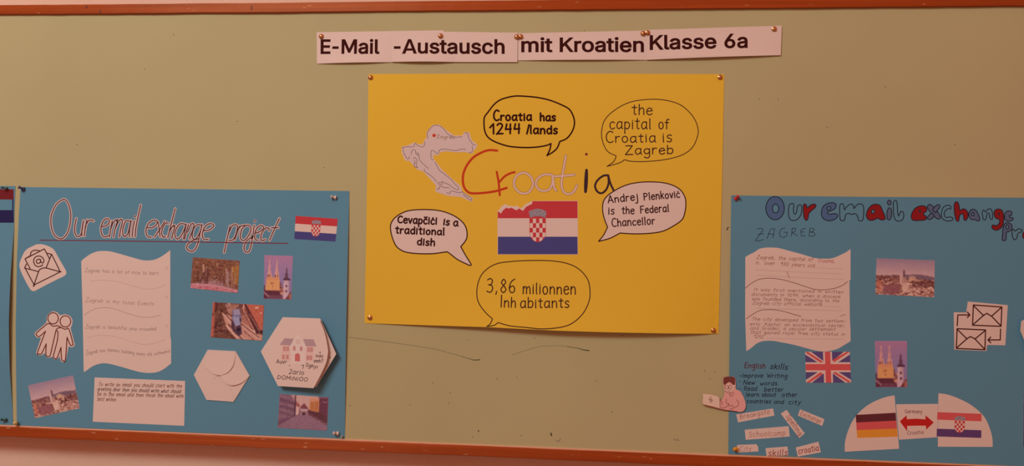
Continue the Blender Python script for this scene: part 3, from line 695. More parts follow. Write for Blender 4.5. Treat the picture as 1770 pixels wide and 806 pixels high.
def pic_funicular(seed, nx=90, ny=66):
    c = Canvas(nx, ny, (116, 60, 50), seed)
    c.blobs(420, .05, 0, .45, 1, .05, .05, [(82, 36, 32), (110, 58, 46), (72, 28, 28), (140, 84, 66), (98, 60, 44)], .75)
    c.poly(".58 0 1 0 1 .80 .8 .5", (180, 84, 66)); c.blobs(160, .65, 0, 1, .7, .03, .03, [(196, 98, 78), (164, 70, 54), (186, 88, 70)], .6)
    c.poly("0 .0 .04 0 .05 .95 -.01 1", (182, 82, 68), .95); c.blobs(5, .0, .3, .02, .95, .02, .06, [(70, 26, 30)])
    c.poly(".26 .02 .5 .02 .42 .25 .36 .34 .27 .2", (176, 110, 96), .8); c.blobs(40, .25, 0, .6, .2, .02, .08, [(96, 44, 46), (206, 146, 128), (130, 72, 66)], .8)
    c.poly(".20 .32 .34 .34 .44 .48 .60 .84 .9 1 .5 1 .3 .72", (184, 116, 100)); c.poly(".56 .52 .90 .82 1 .82 1 1 .72 1 .58 .84", (190, 122, 106)); c.blobs(120, .55, .6, 1, 1, .03, .03, [(206, 140, 122), (150, 84, 76), (172, 104, 90)], .6)
    c.poly(".22 .30 .40 .46 .40 .62 .30 .56", (196, 130, 112), .8)
    for (x0, y0, x1, y1, w, k) in ((.19, .28, .42, .60, .014, (222, 156, 136)), (.22, .28, .42, .54, .02, (90, 40, 40)), (.28, .62, .54, 1, .025, (220, 156, 138)), (.33, .60, .62, 1, .02, (84, 36, 38)), (.26, .66, .46, 1, .015, (88, 38, 38)),
                                (.56, .48, .92, .84, .022, (222, 158, 138)), (.56, .56, .94, .92, .018, (96, 42, 42)), (.58, .62, .94, .96, .014, (226, 164, 144)), (.62, .74, .84, 1, .016, (100, 44, 44)), (.5, .82, .7, 1, .018, (214, 150, 132))):
        c.line(x0, y0, x1, y1, w, k, .9)
    c.poly(".61 .0 .65 .0 .96 .72 .90 .84 .86 .78", (82, 34, 38)); c.line(.60, .16, .86, .78, .014, (222, 150, 130)); c.line(.72, .26, .94, .74, .012, (206, 128, 108)); c.line(.60, .0, .61, .2, .02, (206, 134, 118))
    c.poly(".60 .18 .66 .38 .78 .64 .64 .56 .56 .42", (172, 98, 82), .8); c.blobs(20, .53, .2, .62, .6, .015, .05, [(84, 36, 40), (196, 122, 104)], .8)
    c.poly(".40 .18 .52 .14 .57 .36 .56 .58 .46 .64 .39 .42", (112, 92, 116)); c.poly(".40 .18 .52 .15 .55 .30 .43 .34", (150, 124, 142)); c.poly(".40 .38 .53 .36 .565 .58 .475 .64", (146, 128, 152)); c.poly(".53 .38 .57 .42 .565 .56 .55 .54", (64, 40, 60))
    c.poly(".38 .42 .46 .64 .48 .86 .42 .78 .385 .62", (78, 42, 56)); c.poly(".475 .64 .57 .60 .60 .84 .55 .92 .48 .86", (74, 44, 60)); c.poly(".49 .70 .575 .67 .58 .76 .50 .80", (44, 22, 38))
    c.poly(".82 .08 .9 .05 .89 .09 .84 .11", (236, 170, 150)); c.poly(".92 .22 .97 .20 .95 .25", (236, 170, 150)); c.poly(".95 .74 1 .68 1 .8 .96 .84", (60, 28, 30)); c.noise(3.9); return c
def pic_street(seed, nx=84, ny=60):
    c = Canvas(nx, ny, (126, 76, 86), seed)
    c.poly(".2 0 .8 0 .66 .4 .4 .4", (196, 138, 128))
    c.poly("0 0 .22 0 .30 .12 .36 .22 .38 .58 0 .9", (130, 84, 96)); c.blobs(90, 0, 0, .34, .7, .03, .05, [(110, 66, 80), (150, 102, 110), (124, 78, 90)], .6)
    for i in range(9):
        for j in range(3): c.box(.02 + i * .036, .10 + j * .2 + i * .012, .036 + i * .036, .22 + j * .17 + i * .012, (88, 50, 66), .7)
    c.line(.0, .30, .36, .32, .012, (172, 120, 122), .7); c.line(.0, .06, .3, .20, .012, (166, 112, 116), .7)
    c.line(.325, 0, .33, .6, .022, (76, 38, 52)); c.poly(".35 .32 .41 .34 .41 .56 .35 .6", (206, 148, 138)); c.poly(".345 .18 .42 .28 .42 .36 .345 .32", (150, 78, 76)); c.poly(".22 0 .32 .06 .32 .22", (176, 112, 108), .8)
    c.poly(".43 .36 .51 .22 .59 .36 .6 .5 .43 .5", (124, 60, 66)); c.box(.43, .39, .59, .47, (180, 130, 134)); c.box(.44, .47, .6, .50, (98, 52, 60)); c.box(.44, .5, .6, .59, (158, 102, 104)); c.poly(".48 .58 .485 .53 .515 .50 .55 .53 .555 .58", (56, 24, 34))
    c.poly(".62 .10 .84 .06 .84 .46 .62 .44", (196, 112, 70)); c.poly(".62 .02 .82 .04 .80 .14 .63 .16", (204, 128, 104), .8)
    for i in range(7): c.box(.645 + i * .028, .18 - i * .008, .657 + i * .028, .42, (150, 78, 52), .85)
    c.poly(".82 .06 1 .02 1 .72 .82 .52", (104, 50, 64)); c.blobs(50, .82, .05, 1, .6, .02, .05, [(84, 38, 54), (130, 70, 78)], .6); c.blobs(6, .9, .1, .98, .18, .03, .015, [(206, 150, 146)])
    c.poly(".60 .42 .86 .48 1 .62 1 .84 .6 .54", (92, 46, 52)); c.line(.62, .52, 1, .80, .015, (160, 110, 112), .6); c.poly("0 .94 .4 .58 .60 .56 1 .84 1 1 0 1", (138, 92, 104))
    c.blobs(200, .05, .62, .95, 1, .06, .015, [(118, 74, 88), (160, 112, 120), (128, 84, 98)], .5); c.poly("0 .78 .38 .58 .3 .68 0 .96", (98, 58, 76), .6); c.line(.02, .92, .38, .60, .012, (160, 112, 120), .5); c.noise(3.3); return c

# ------------------------------------------------------------------ left blue poster
def s_left(u, v):
    t = min(1, max(0, (u - 545) / 55)); q = min(1, max(0, (v - 345) / 400))
    b = min(1, max(0, (v - 690) / 60)); qq = min(1, max(0, (u - 60) / 500))
    return 0.5 + 3.2 * t * t * math.sin(math.pi * q) ** .8 + 0.8 * b * math.sin(math.pi * qq)
pl = root('poster', 315, 540, 'blue poster with handwritten title Our email exchange project, pictures and two hexagonal paper envelopes', 'poster', 'blue project posters', 0.3)
sheet('card', [(36, 323.5), (604, 330.5), (601, 500), (598.3, 640), (596, 758.6), (400, 750.6), (29.5, 735.6), (28, 640), (27.5, 560), (29.5, 450), (33, 370)], s_left, 0, BLUE, pl, thick=0.3, step=12)
A = lambda s: smooth(Z(60, 335, 7.33, num(s)), 5)
B = lambda s: smooth(Z(280, 335, 7.33, num(s)), 5)
title = [
 ('Our', [A("370 70 290 120 235 210 208 310 215 430 250 520 310 568 365 562 415 500 448 400 460 270 440 160 405 90 370 70"),
          A("530 315 512 400 510 480 530 535 565 540 595 500 620 340"), A("620 340 600 470 600 535"), A("665 330 645 430 630 535"), A("640 430 665 370 700 335 750 348")]),
 ('email', [A("850 415 900 410 945 370 940 325 900 320 860 370 842 450 860 530 900 548 940 530"), A("985 345 965 450 950 550"), A("965 450 1000 360 1045 330 1050 350 1020 450 1000 548"),
          A("1020 450 1065 350 1105 325 1112 370 1090 460 1075 550"), A("1210 350 1160 345 1125 420 1118 500 1140 545 1185 500 1220 350"), A("1225 340 1205 450 1200 545"),
          A("1265 345 1245 450 1238 545"), A("1272 288 1274 292"), A("1345 145 1310 300 1285 430 1275 545")]),
 ('exchange', [A("1430 430 1490 430 1545 390 1550 345 1500 340 1440 385 1412 470 1430 540 1480 552"), A("1565 360 1580 450 1590 545"), A("1650 350 1590 450 1520 550"),
          A("1695 380 1665 370 1625 430 1610 500 1630 552 1660 540"), B("170 190 120 380 75 560"), B("95 480 140 410 165 410 145 490 125 570"),
          B("300 390 240 380 190 430 165 510 185 570 225 560 270 490 310 385"), B("310 385 290 480 275 575"), B("338 392 312 480 288 575"), B("325 490 370 390 405 385 395 450 350 570"),
          B("500 400 450 395 400 450 385 540 410 580 450 550 490 470 510 390"), B("510 390 480 520 450 650 400 725 340 720 315 680 340 630 400 590 460 570"),
          B("525 470 600 460 655 415 645 385 590 385 540 430 515 500 520 560 550 582 590 578")]),
 ('project', [B("865 410 830 560 790 745"), B("845 500 890 410 940 395 960 430 930 540 890 590 845 590"), B("985 410 950 500 925 580"), B("950 490 990 420 1050 400"),
          B("1070 400 1020 440 995 520 1005 580 1050 590 1100 530 1130 450 1110 405 1070 400"), B("1170 400 1155 520 1130 660 1100 735 1060 735 1040 690 1060 620 1110 570 1160 540"), B("1179 345 1181 349"),
          B("1190 500 1240 480 1290 435 1270 405 1220 420 1185 480 1175 550 1190 585 1220 590"), B("1360 470 1350 435 1310 440 1265 500 1255 570 1275 598 1310 580"),
          B("1490 315 1430 440 1365 590"), B("1390 430 1475 432")])]
HALO = mat('pale_crayon', (0.80, 0.70, 0.69), 0.8, 0.2, 0.05, 1500)
TINK = mat('violet_black_pen', (0.05, 0.015, 0.035), 0.5, 0.3, 0.0)
for w_, st in title:
    h_ = ink('lettering', st, 4.7, s_left, 0.04, HALO, pl, label='pale crayon outline around the title word')
    ink('pen_strokes', [k for k in st if math.dist(k[0], k[-1]) > 1 or len(k) > 3], 1.6, s_left, 0.12, TINK, h_)
    for k in st:
        if math.dist(k[0], k[-1]) <= 1 and len(k) <= 3: ink('dot', [[k[0]]], 2.9, s_left, 0.13, TINK, h_)
ink('underline', [[(69.5, 415.3), (190, 416.6), (300, 418)] + [(400, 419.5), (498, 421)]], 1.5, s_left, 0.12, mat('wine_red_pen', (0.22, 0.02, 0.06), 0.5, 0.3, 0.0), pl)

fq = Z(300, 310, 3.36, num("710 213 955 230 942 362 702 347"))
hr_flag('flag_print', fq, s_left, 0.15, pl, (0.5, .33, .2, .5), label='small printed flag of red, white and blue stripes')
pic_forest(3).put('photo_print', Z(320, 435, 8.85, num("120 88 838 140 808 635 85 560")), s_left, .15, pl, 'printed photo of a path under brown trees')
pic_cathedral(5).put('photo_print', Z(320, 435, 8.85, num("1215 55 1650 70 1628 735 1203 722")), s_left, .15, pl, 'printed photo of a twin-spired church at dusk')
pic_funicular(7).put('photo_print', Z(350, 515, 10.075, num("185 75 1075 130 1045 750 145 690")), s_left, .15, pl, 'printed photo of a blue-grey railcar on sloping tracks')
pic_city(9).put('photo_print', Z(40, 640, 8.955, num("80 235 775 80 880 590 185 745")), s_left, .15, pl, 'tilted printed photo of a city skyline')
pic_street(11).put('photo_print', Z(470, 670, 8.485, num("115 95 832 145 810 635 88 590")), s_left, .15, pl, 'printed photo of a street leading to a gateway')

# envelope cutout with the @ sign
L_ = lambda s, k=5: smooth(Z(30, 410, 8.06, num(s)), k)
ev = sheet('envelope_cutout', L_("265 103 340 100 430 125 500 165 540 220 600 330 670 450 685 500 660 540 560 590 400 670 270 740 230 755 195 740 165 700 100 580 50 470 32 390 50 320 100 210 150 160 210 130", 3), s_left, .15, PAPER, pl)
ink('outline', [L_("110 430 235 660 250 660 580 495 590 465 480 240"), Z(30, 410, 8.06, num("180 262 110 305 182 440")), Z(30, 410, 8.06, num("110 305 380 165 450 300")), L_("185 258 200 205 260 182 320 195"),
    Z(30, 410, 8.06, num("130 375 105 432 300 482")), Z(30, 410, 8.06, num("415 225 480 240 405 430")), L_("240 655 300 480 330 445 370 432 420 435 585 480"),
    L_("358 388 310 412 260 400 232 350 238 300 275 268 325 268 365 300 372 345 350 362 330 340 325 310"), L_("325 325 305 308 275 320 270 350 292 368 320 355 330 330")], 1.75, s_left, .2, BROWNK, ev)
# two friends cutout
M_ = lambda s, k=4: smooth(Z(50, 530, 8.06, num(s)), k)
tp = sheet('friends_cutout', M_("340 65 400 85 440 125 500 108 570 130 610 190 600 270 585 310 640 520 625 560 590 570 555 560 520 740 490 772 450 765 430 700 400 735 350 735 325 700 290 715 240 700 225 650 180 680 130 675 105 640 170 440 130 440 85 400 100 350 245 225 250 150 290 90", 2), s_left, .15, PAPER, pl)
def circ(cx, cy, rx, ry, n=28, a0=0.0):
    return [(cx + rx * math.cos(a0 + 2 * math.pi * i / n), cy + ry * math.sin(a0 + 2 * math.pi * i / n)) for i in range(n + 1)]
ink('outline', [Z(50, 530, 8.06, circ(340, 165, 73, 78)), Z(50, 530, 8.06, circ(512, 208, 74, 78)),
    M_("455 295 400 268 340 275 300 245 262 240 230 265 110 370 115 405 150 418 235 345 235 345 125 640 145 662 180 655 245 520 245 520 240 670 260 695 295 690 320 600 380 335"),
    M_("455 295 410 300 385 330 408 350 408 350 400 470 345 690 360 722 395 720 450 570 450 570 458 730 485 757 512 745 535 430 535 430 580 535 610 540 615 510 560 315 510 318 455 295")], 1.75, s_left, .2, mat('brown_red_print', (0.17, 0.035, 0.035), 0.55, 0.3, 0), tp)
# wavy note with pencil text
wl = Z(135, 430, 7.33, num("42 165 60 140")) + smooth(Z(135, 430, 7.33, num("60 140 150 75 250 35 380 32 500 58 700 115 830 148 950 145 1050 105 1130 50")), 4) + Z(135, 430, 7.33, num("1170 20")) \
   + Z(135, 530, 6.717, num("1073 340 1082 400 1082 660")) + smooth(Z(135, 530, 6.717, num("1082 660 1000 725 920 762 820 772 700 757 500 700 360 665 270 662 180 690 120 730 75 762")), 4) + Z(135, 530, 6.717, num("68 755 55 60")) + Z(135, 430, 7.33, num("48 380"))
nt = sheet('wavy_note', wl, s_left, .15, PAPER, pl, label='tall white note with wavy top and bottom edges')
def wave_text(s, a, b, h, mids, **k):
    st = text(s, a, b, h, **k)
    f = lambda u: mids * math.sin(2 * math.pi * (u - a[0]) / max(1, (b[0] - a[0])))
    return [[(p[0], p[1] + f(p[0])) for p in q] for q in st]
for s_, a, b, m_, mt in (("Zagreb has a lot of nice to bars", (147, 470.5), (274, 475), -0.5, PENCIL), ("Zagreb is my total Events", (148, 522), (266, 528), -0.5, PENCIL),
                 ("Zagreb is beautiful and crowded.", (148, 568.5), (272, 571), -1, PENCIL), ("Zagreb has famous building many old cathedral", (149, 614), (294, 609), -4.5, PENCIL)):
    ink('handwriting', wave_text(s_, a, b, 3.6, m_, jit=.55, cap=1.15, slant=.1), 0.72, s_left, .2, mt, nt)
ink('wavy_line', [smooth(Z(135, 430, 7.33, num("150 410 300 400 480 415 620 450 760 490 900 515 1020 495 1120 450")))], .5, s_left, .2, FAINT, nt)
ink('wavy_line', [smooth(Z(135, 530, 6.717, num("75 105 140 55 220 22 320 14 430 30 560 75 720 120 850 125 960 98")))], .75, s_left, .2, PENCIL, nt)
ink('wavy_line', [smooth(Z(135, 530, 6.717, num("100 370 180 345 300 335 450 355 600 400 750 440 900 425 1010 385")))], .5, s_left, .2, FAINT, nt)
ink('check_box', [circ(288.5, 464, 2, 2.4, 8), circ(288.5, 514, 2, 2.4, 8), circ(288.5, 563.5, 2, 2.4, 8)], .5, s_left, .2, FAINT, nt)
# white note with brown handwriting
bn = sheet('note_card', Z(150, 645, 8.06, num("112 62 1372 112 1362 735 88 678")), s_left, .15, PAPER, pl, label='white rectangular note with four lines of small handwriting')
for s_, a, b in (("To write an email you should start with the", (165, 180), (1325, 205)), ("greeting dear then you should write what should", (150, 245), (1310, 280)),
                 ("be in the email and then finish the email with", (150, 315), (1345, 345)), ("best wishes", (150, 385), (410, 392))):
    a, b = Z(150, 645, 8.06, [a, b]); ink('handwriting', text(s_, a, b, 4.1, slant=.25, jit=.4), .72, s_left, .2, PENB if s_[0] != 'g' else PENK, bn)

# folded hexagonal envelope with four curved flaps
O_ = lambda s, k=4: smooth(Z(325, 595, 7.325, num(s)), k)
base = num("80 390 255 72 608 90 785 400 580 730 240 705")
def s_hex(u, v): return s_left(u, v) + 1.2
hx = sheet('hexagonal_envelope', Z(325, 595, 7.325, base), s_hex, .0, PAPER, pl, thick=1.0, step=8, label='folded white hexagonal envelope, closed')
def lifted(x0, y0, x1, y1, amt, base_=s_hex):
    """rises from the point x0,y0 to x1,y1 (drawing units of the small envelope)"""
    a, b = Z(325, 595, 7.325, [(x0, y0), (x1, y1)]); dx, dy = b[0] - a[0], b[1] - a[1]; q = dx * dx + dy * dy
    return lambda u, v: base_(u, v) + amt * min(1, max(0, ((u - a[0]) * dx + (v - a[1]) * dy) / q)) ** 1.5
sheet('flap', Z(325, 595, 7.325, num("80 390 255 72")) + O_("215 250 290 350 390 400 390 400 320 450 260 560 245 700") , lifted(100, 390, 390, 400, .25), .12, PAPER, hx, thick=.1, step=8)
sheet('flap', Z(325, 595, 7.325, num("785 400 608 90")) + O_("480 200 440 300 420 390 480 480 550 515 620 512 700 480 785 400"), lifted(700, 300, 600, 520, 2.0), .24, PAPER, hx, thick=.1, step=6)
sheet('flap', Z(325, 595, 7.325, num("240 705")) + O_("240 705 250 590 310 460 400 420 480 445 540 530 575 650 580 730"), lifted(400, 700, 400, 420, .2), .16, PAPER, hx, thick=.1, step=8)
sheet('flap', Z(325, 595, 7.325, num("255 72 608 90")) + O_("608 90 600 180 575 280 520 350 450 385 400 390 330 370 265 320 215 270 255 72"), lifted(400, 90, 470, 400, 2.2), .38, PAPER, hx, thick=.1, step=6)

# hexagonal envelope with the printed school house; it stands off the poster on its lower right
def s_house(u, v):
    a = min(1, max(0, (u - 454) / 120)); b = min(1, max(0, (v - 548) / 118))
    return s_left(u, v) + 4.0 + 10 * a + 4.0 * b
def s_house0(u, v):
    a = min(1, max(0, (u - 454) / 130)); b = min(1, max(0, (v - 548) / 118))
    return s_left(u, v) + 3.0 + 6.0 * a + 3.0 * b
N_ = lambda s, k=4: smooth(Z(450, 540, 5.757, num(s)), k)
hh = sheet('hexagonal_envelope', Z(450, 540, 5.757, num("22 385 240 47 612 57 778 405 578 732 200 722")), s_house0, 0, PAPER, pl, thick=1.6, step=10, label='white hexagonal envelope printed with a school house and signed')
ft = sheet('front_leaf', Z(450, 540, 5.757, num("20 385 240 45 612 55")) + N_("612 55 640 120 665 180 690 270 708 370 708 370 695 460 665 540 610 650 562 737") + Z(450, 540, 5.757, num("200 722")), s_house, 0, PAPER, hh, thick=.2, step=10)
hp = mat('pale_print_wall', rel(206, 148, 134), 0.7, 0.2, .02); hr_ = mat('pale_print_roof', rel(164, 118, 116), .7, .2, .03); hw = mat('pale_print_window', rel(184, 114, 106), .7, .2, .02); hd = mat('pale_print_door', rel(186, 88, 82), .7, .2, .02); hl = mat('pale_print_light', rel(222, 170, 158), .7, .2, .02)
sc = sheet('school_drawing', Z(450, 540, 5.757, num("235 320 560 330 552 470 475 470 475 500 330 495 330 470 232 465")), s_house, .02, hp, ft, thick=.01, label='faint pink printed drawing of a school house')
for nm, m_, pts, l in (('roof', hr_, "212 318 262 252 355 255 325 322", .04), ('roof', hr_, "450 258 555 258 588 328 482 328", .04), ('gable', hl, "318 325 398 205 482 330 475 500 330 495", .06),
                    ('door', hd, "370 475 370 410 395 395 420 408 422 478", .08), ('step', hl, "330 480 470 482 480 505 325 500", .09)):
    sheet(nm, Z(450, 540, 5.757, num(pts)), s_house, l, m_, ft, thick=.01, step=20)
for x, y in ((262, 355), (295, 355), (508, 360), (538, 360), (252, 435), (292, 435), (502, 440), (532, 440), (362, 350), (432, 352)):
    sheet('window', Z(450, 540, 5.757, [(x - 13, y - 22), (x + 13, y - 22), (x + 13, y + 22), (x - 13, y + 22)]), s_house, .09, hw, ft, thick=.01, step=20)
ink('clock', [Z(450, 540, 5.757, circ(400, 285, 20, 20, 12))], .7, s_house, .1, hw, ft); ink('clock', [Z(450, 540, 5.757, [(400, 285)])], 1.6, s_house, .1, hd, ft)
for s_, a, b, h in (("Auvr", (180, 498), (285, 500), 5.0), (",", (312, 512), (322, 528), 4), ("7", (440, 540), (458, 548), 4), ("Sghyi", (478, 524), (598, 545), 4.4), ("odo", (578, 430), (655, 436), 4.2), ("vmh?", (560, 486), (655, 486), 4.6),
                 ("2ario", (310, 600), (462, 608), 6.2), ("DOMiNiOO", (190, 652), (500, 672), 4.9)):
    a, b = Z(450, 540, 5.757, [a, b])
    if s_ == "7": st = [Z(450, 540, 5.757, num("440 515 460 512 452 548"))]
    else: st = text(s_, a, b, h * .85, slant=.1, jit=.35)
    ink('handwriting', st, 1.0, s_house, .05, PENK, ft)
ink('mark', [smooth(Z(450, 540, 5.757, num("612 385 630 392 625 378")))], .8, s_house, .05, PENK, ft)
ink('dot', [Z(450, 540, 5.757, [(718, 440)])], 2.6, s_house0, .05, INK, hh)
pushpin(41.5, 327.5, 0.6, 'navy blue push pin at the top left corner of the blue poster', plastic('navy_plastic', (0.015, 0.025, 0.16)), -3.4, -3.5)
pushpin(581, 342, 0.8, 'white push pin at the top right corner of the blue poster, tilted left', plastic('white_plastic', (0.75, 0.68, 0.62)), -7.5, -1.5)
pushpin(584.5, 749.5, 0.8, 'white push pin at the bottom right corner of the blue poster', plastic('white_plastic', (0.75, 0.68, 0.62)), -6, -2.2)
pushpin(591.5, 757, 0.4, 'tiny pale green push pin low beside the white pin, just above the frame', plastic('pale_green_plastic', (0.32, 0.42, 0.34)), 0.5, -4, L=5, k=.6)
pushpin(31.5, 731, 0.6, 'glossy yellow ball-headed push pin at the bottom left corner of the blue poster', plastic('yellow_plastic', (0.62, 0.56, 0.24), .12), -1.5, -1.5, ball=True)

# ------------------------------------------------------------------ poster cut by the left edge of the frame
def s_far(u, v):
    t = min(1, max(0, (u + 60) / 80)); q = min(1, max(0, (v - 390) / 320))
    return 0.5 + 6.0 * t * t * math.sin(math.pi * q) ** 1.2
pf = root('poster', -270, 530, 'blue poster cut off by the left edge, with a hand-coloured flag', 'poster', 'blue project posters', 0.3)
sheet('card', [(-560, 316), (26.8, 322), (25.5, 360), (24.4, 400), (22, 470), (20, 560), (19.8, 640), (21.5, 690), (23, 735), (-560, 711)], s_far, 0, BLUE, pf, thick=.3, step=14)
fm = mat('dark_red_marker', (0.19, 0.012, 0.022), .6, .3, .1, 700); fb = mat('dark_blue_marker', (0.012, 0.016, 0.12), .6, .3, .1, 700)
sheet('red_stripe', [(-76, 326), (24, 327.5), (24, 345.3), (-76, 344)], s_far, .05, fm, pf, thick=.02, step=16)
sheet('blue_stripe', [(-76, 363), (24, 363.5), (24.3, 385.3), (-76, 385)], s_far, .05, fb, pf, thick=.02, step=16)
ink('flag_border', [[(22.8, 345), (22.6, 364)]], 2.2, s_far, .05, fb, pf)
sheet('hexagonal_envelope', [(2, 614), (-25, 565), (-85, 560), (-115, 608), (-88, 660), (-28, 664)], lambda u, v: s_far(u, v) + 3, 0, PAPER, pf, thick=1.2, step=14)
gp = plastic('dark_green_plastic', (0.01, 0.07, 0.06))
pushpin(14, 326, 2.0, 'dark green push pin above the hand-coloured flag at the left edge', gp, -6, -1.2, k=.7)
pushpin(12.5, 726, 1.2, 'dark green push pin at the bottom right corner of the poster at the left edge', gp, -7, -1.5, k=.8)

# ------------------------------------------------------------------ yellow poster
def s_y(u, v):
    q = min(1, max(0, (u - 636) / 600)); top = 128 + 0.0 * (u - 637); bot = 558.7 + (u - 630) * .0305
    t = min(1, max(0, (v - top) / (bot - top)))
    return 0.5 + 14 * t ** 5 * max(0, math.sin(math.pi * q ** 1.25)) ** .8 * (0.72 + .28 * q) + 1.2 * (1 - q) * math.sin(math.pi * t) * max(0, 1 - (u - 631) / 80) + 1.5 * t * (1 - t)
py = root('poster', 940, 345, 'bright yellow poster with the word Croatia, a country outline and five speech bubbles', 'poster', None, 0.3)
sheet('card', [(637, 128.3), (800, 127.5), (1000, 127.3), (1251.7, 128.6), (1247.4, 340), (1244, 480), (1242, 577.2), (1150, 575.5), (1050, 573), (960, 570.2), (842, 564.6), (740, 562), (630.3, 558.9), (633.5, 400), (636, 250)],
      s_y, 0, YELLOW, py, thick=.3, step=12)
for (u, v, lb) in ((641, 134.5, 'brass drawing pin at the top left corner of the yellow poster'), (1244.5, 134, 'brass drawing pin at the top right corner of the yellow poster'),
                   (640, 549.5, 'brass drawing pin at the bottom left corner of the yellow poster'), (1233, 571.5, 'brass drawing pin at the bottom right corner of the yellow poster')):
    tack(u, v, s_y(u, v), lb, .12, .08)

# speech bubbles
def bubble(zz, pts, w, lines, tw, fillm=None, label=None, m=INK):
    pts = smooth(Z(*zz, num(pts)), 6)
    if fillm:
        b = sheet('speech_bubble', pts[:-1], s_y, .15, fillm, py, label=label, step=14); lay = .2
        ink('outline', [pts], w, s_y, lay, m, b)
    else:
        b = ink('speech_bubble', [pts], w, s_y, .06, m, py, label=label); lay = .06
    for s_, a, e, h, *cp in lines:
        a, e = Z(*zz, [a, e]); ink('handwriting', text(s_, a, e, h / zz[2], jit=.22, cap=cp[0] if cp else .85), tw, s_y, lay + .02, m, b)
    return b
bubble((825, 160, 7.01), "893 620 840 642 740 660 620 668 500 665 380 652 270 620 180 580 120 530 90 460 82 380 88 300 130 240 200 150 270 95 350 65 450 45 550 45 720 60 880 95 1030 155 1120 210 1170 310 1175 400 1140 490 1080 560 1000 595 1000 595 970 670 920 720 845 765 845 765 880 690 893 620",
       2.6, [("Croatia", (195, 340), (660, 338), 62, 1.15), ("has", (760, 345), (948, 345), 62), ("1244", (150, 500), (525, 495), 66, 1.0), ("/lands", (600, 500), (972, 500), 64, .95)], 3.2, label='speech bubble reading Croatia has 1244 islands')
bubble((1030, 165, 6.2), "215 648 130 605 80 520 60 420 75 310 120 230 200 160 300 100 420 60 600 42 760 55 900 100 1000 180 1065 270 1095 370 1085 450 1040 550 960 620 850 665 700 695 520 710 380 708 308 690 308 690 250 725 118 762 118 762 180 720 208 680 215 648",
       1.5, [("the", (385, 205), (605, 208), 72), ("capital", (145, 360), (590, 360), 76), ("of", (670, 360), (782, 360), 72), ("Croatia", (105, 508), (642, 500), 66, 1.02), ("is", (712, 502), (818, 497), 72), ("Zagreb", (312, 635), (830, 626), 62, .85)], 1.9, label='speech bubble reading the capital of Croatia is Zagreb',
       m=mat('dark_brown_felt', (0.06, 0.018, 0.012), .5, .3, 0))
bubble((1030, 305, 6.715), "135 590 100 500 78 400 85 300 130 230 220 165 330 110 450 78 600 65 760 72 880 100 970 150 1020 215 1042 290 1035 400 1000 500 900 575 780 635 640 660 450 668 280 658 280 658 160 720 30 755 30 755 90 680 135 590",
       1.8, [("Andrej", (140, 310), (490, 275), 56, .85), ("Plenković", (555, 278), (975, 245), 56, .78), ("is", (142, 440), (215, 440), 58), ("the", (300, 435), (445, 435), 56), ("Federal", (515, 430), (848, 410), 56, .8), ("Chancellor", (185, 585), (685, 555), 58, .9)], 1.9, PAPER, 'white speech bubble naming the Federal Chancellor')
bubble((665, 355, 7.325), "965 525 1030 440 1045 360 1020 260 950 180 840 115 700 70 520 55 330 65 220 100 130 160 80 240 80 330 110 440 160 530 260 590 420 612 620 612 770 592 810 600 930 690 1080 762 1080 762 1095 745 1030 640 965 525",
       1.9, [("Cevapčići", (165, 222), (662, 242), 62, .78), ("is", (742, 245), (818, 255), 56), ("a", (872, 262), (930, 262), 60), ("traditional", (138, 355), (758, 378), 58), ("dish", (412, 500), (636, 515), 58)], 2.7, PAPER, 'white speech bubble reading Cevapčići is a traditional dish')
bubble((815, 440, 5.972), "222 660 150 595 80 500 58 400 75 280 130 180 250 100 420 72 640 62 850 68 1010 100 1120 160 1200 260 1222 370 1215 470 1160 590 1060 690 940 740 740 760 560 745 400 730 280 697 280 697 240 725 165 738 165 738 200 710 222 660",
       1.7, [("3,86", (155, 390), (455, 396), 78, 1.0), ("milionnen", (530, 405), (1078, 408), 76), ("Inh", (300, 540), (462, 545), 68, 1.0), ("abitants", (505, 548), (1010, 545), 68)], 2.0, label='speech bubble reading 3,86 milionnen Inhabitants',
       m=mat('dark_brown_felt', (0.06, 0.018, 0.012), .5, .3, 0))

# country outline
C_ = lambda s, k=2: smooth(Z(685, 205, 5.373, num(s)), k)
MAPP = mat('pinkish_cutout_paper', rel(196, 150, 140), .75, .2, .03, 500)
mp_ = sheet('country_outline', C_("50 262 110 250 168 222 215 240 250 238 258 205 280 182 284 122 340 60 400 55 470 112 540 160 615 158 632 126 680 130 700 200 752 240 745 275 722 295 708 330 640 312 560 315 460 305 410 315 385 345 350 335 345 370 425 475 530 570 600 630 615 680 712 740 705 775 600 730 480 718 400 692 362 678 370 625 345 595 250 492 195 475 165 445 125 395 85 392 52 320", 1), s_y, .15, MAPP, py, label='cut-out grey country outline with a red dot')
ink('border_line', [C_(k, 3) for k in (
    "60 268 110 262 135 265 165 258 178 228 200 252 245 265 262 250 265 215", "60 268 72 320 100 372 118 372 125 350", "295 185 290 130 345 68 400 68 440 95 480 145 545 172 610 170",
    "635 138 660 135 672 180 690 210 712 242 738 248", "705 258 710 300 690 318 675 315", "645 288 600 285 560 298 500 292 450 285 405 292 385 328 345 298 325 305 325 370 345 385",
    "360 405 400 480 440 510 520 575 540 605 578 640 572 662 540 650 480 610 420 585", "140 335 150 295 178 295 185 330 215 350 220 390 298 465", "190 320 210 325 205 345",
    "160 370 180 365 195 400 185 440 200 458 172 450 165 420 178 415 168 385", "262 468 265 490 320 530 360 565 375 590", "385 605 400 595 430 600 425 615 395 610",
    "378 665 385 650 400 655 405 628 440 640 495 645", "470 690 500 695 510 672 560 685 600 690 610 680 650 710 695 735 700 760 670 745 620 705")], .75, s_y, .2, PENK, mp_)
ink('red_dot', [Z(685, 205, 5.373, [(352, 158)])], 6.0, s_y, .22, REDM, mp_)
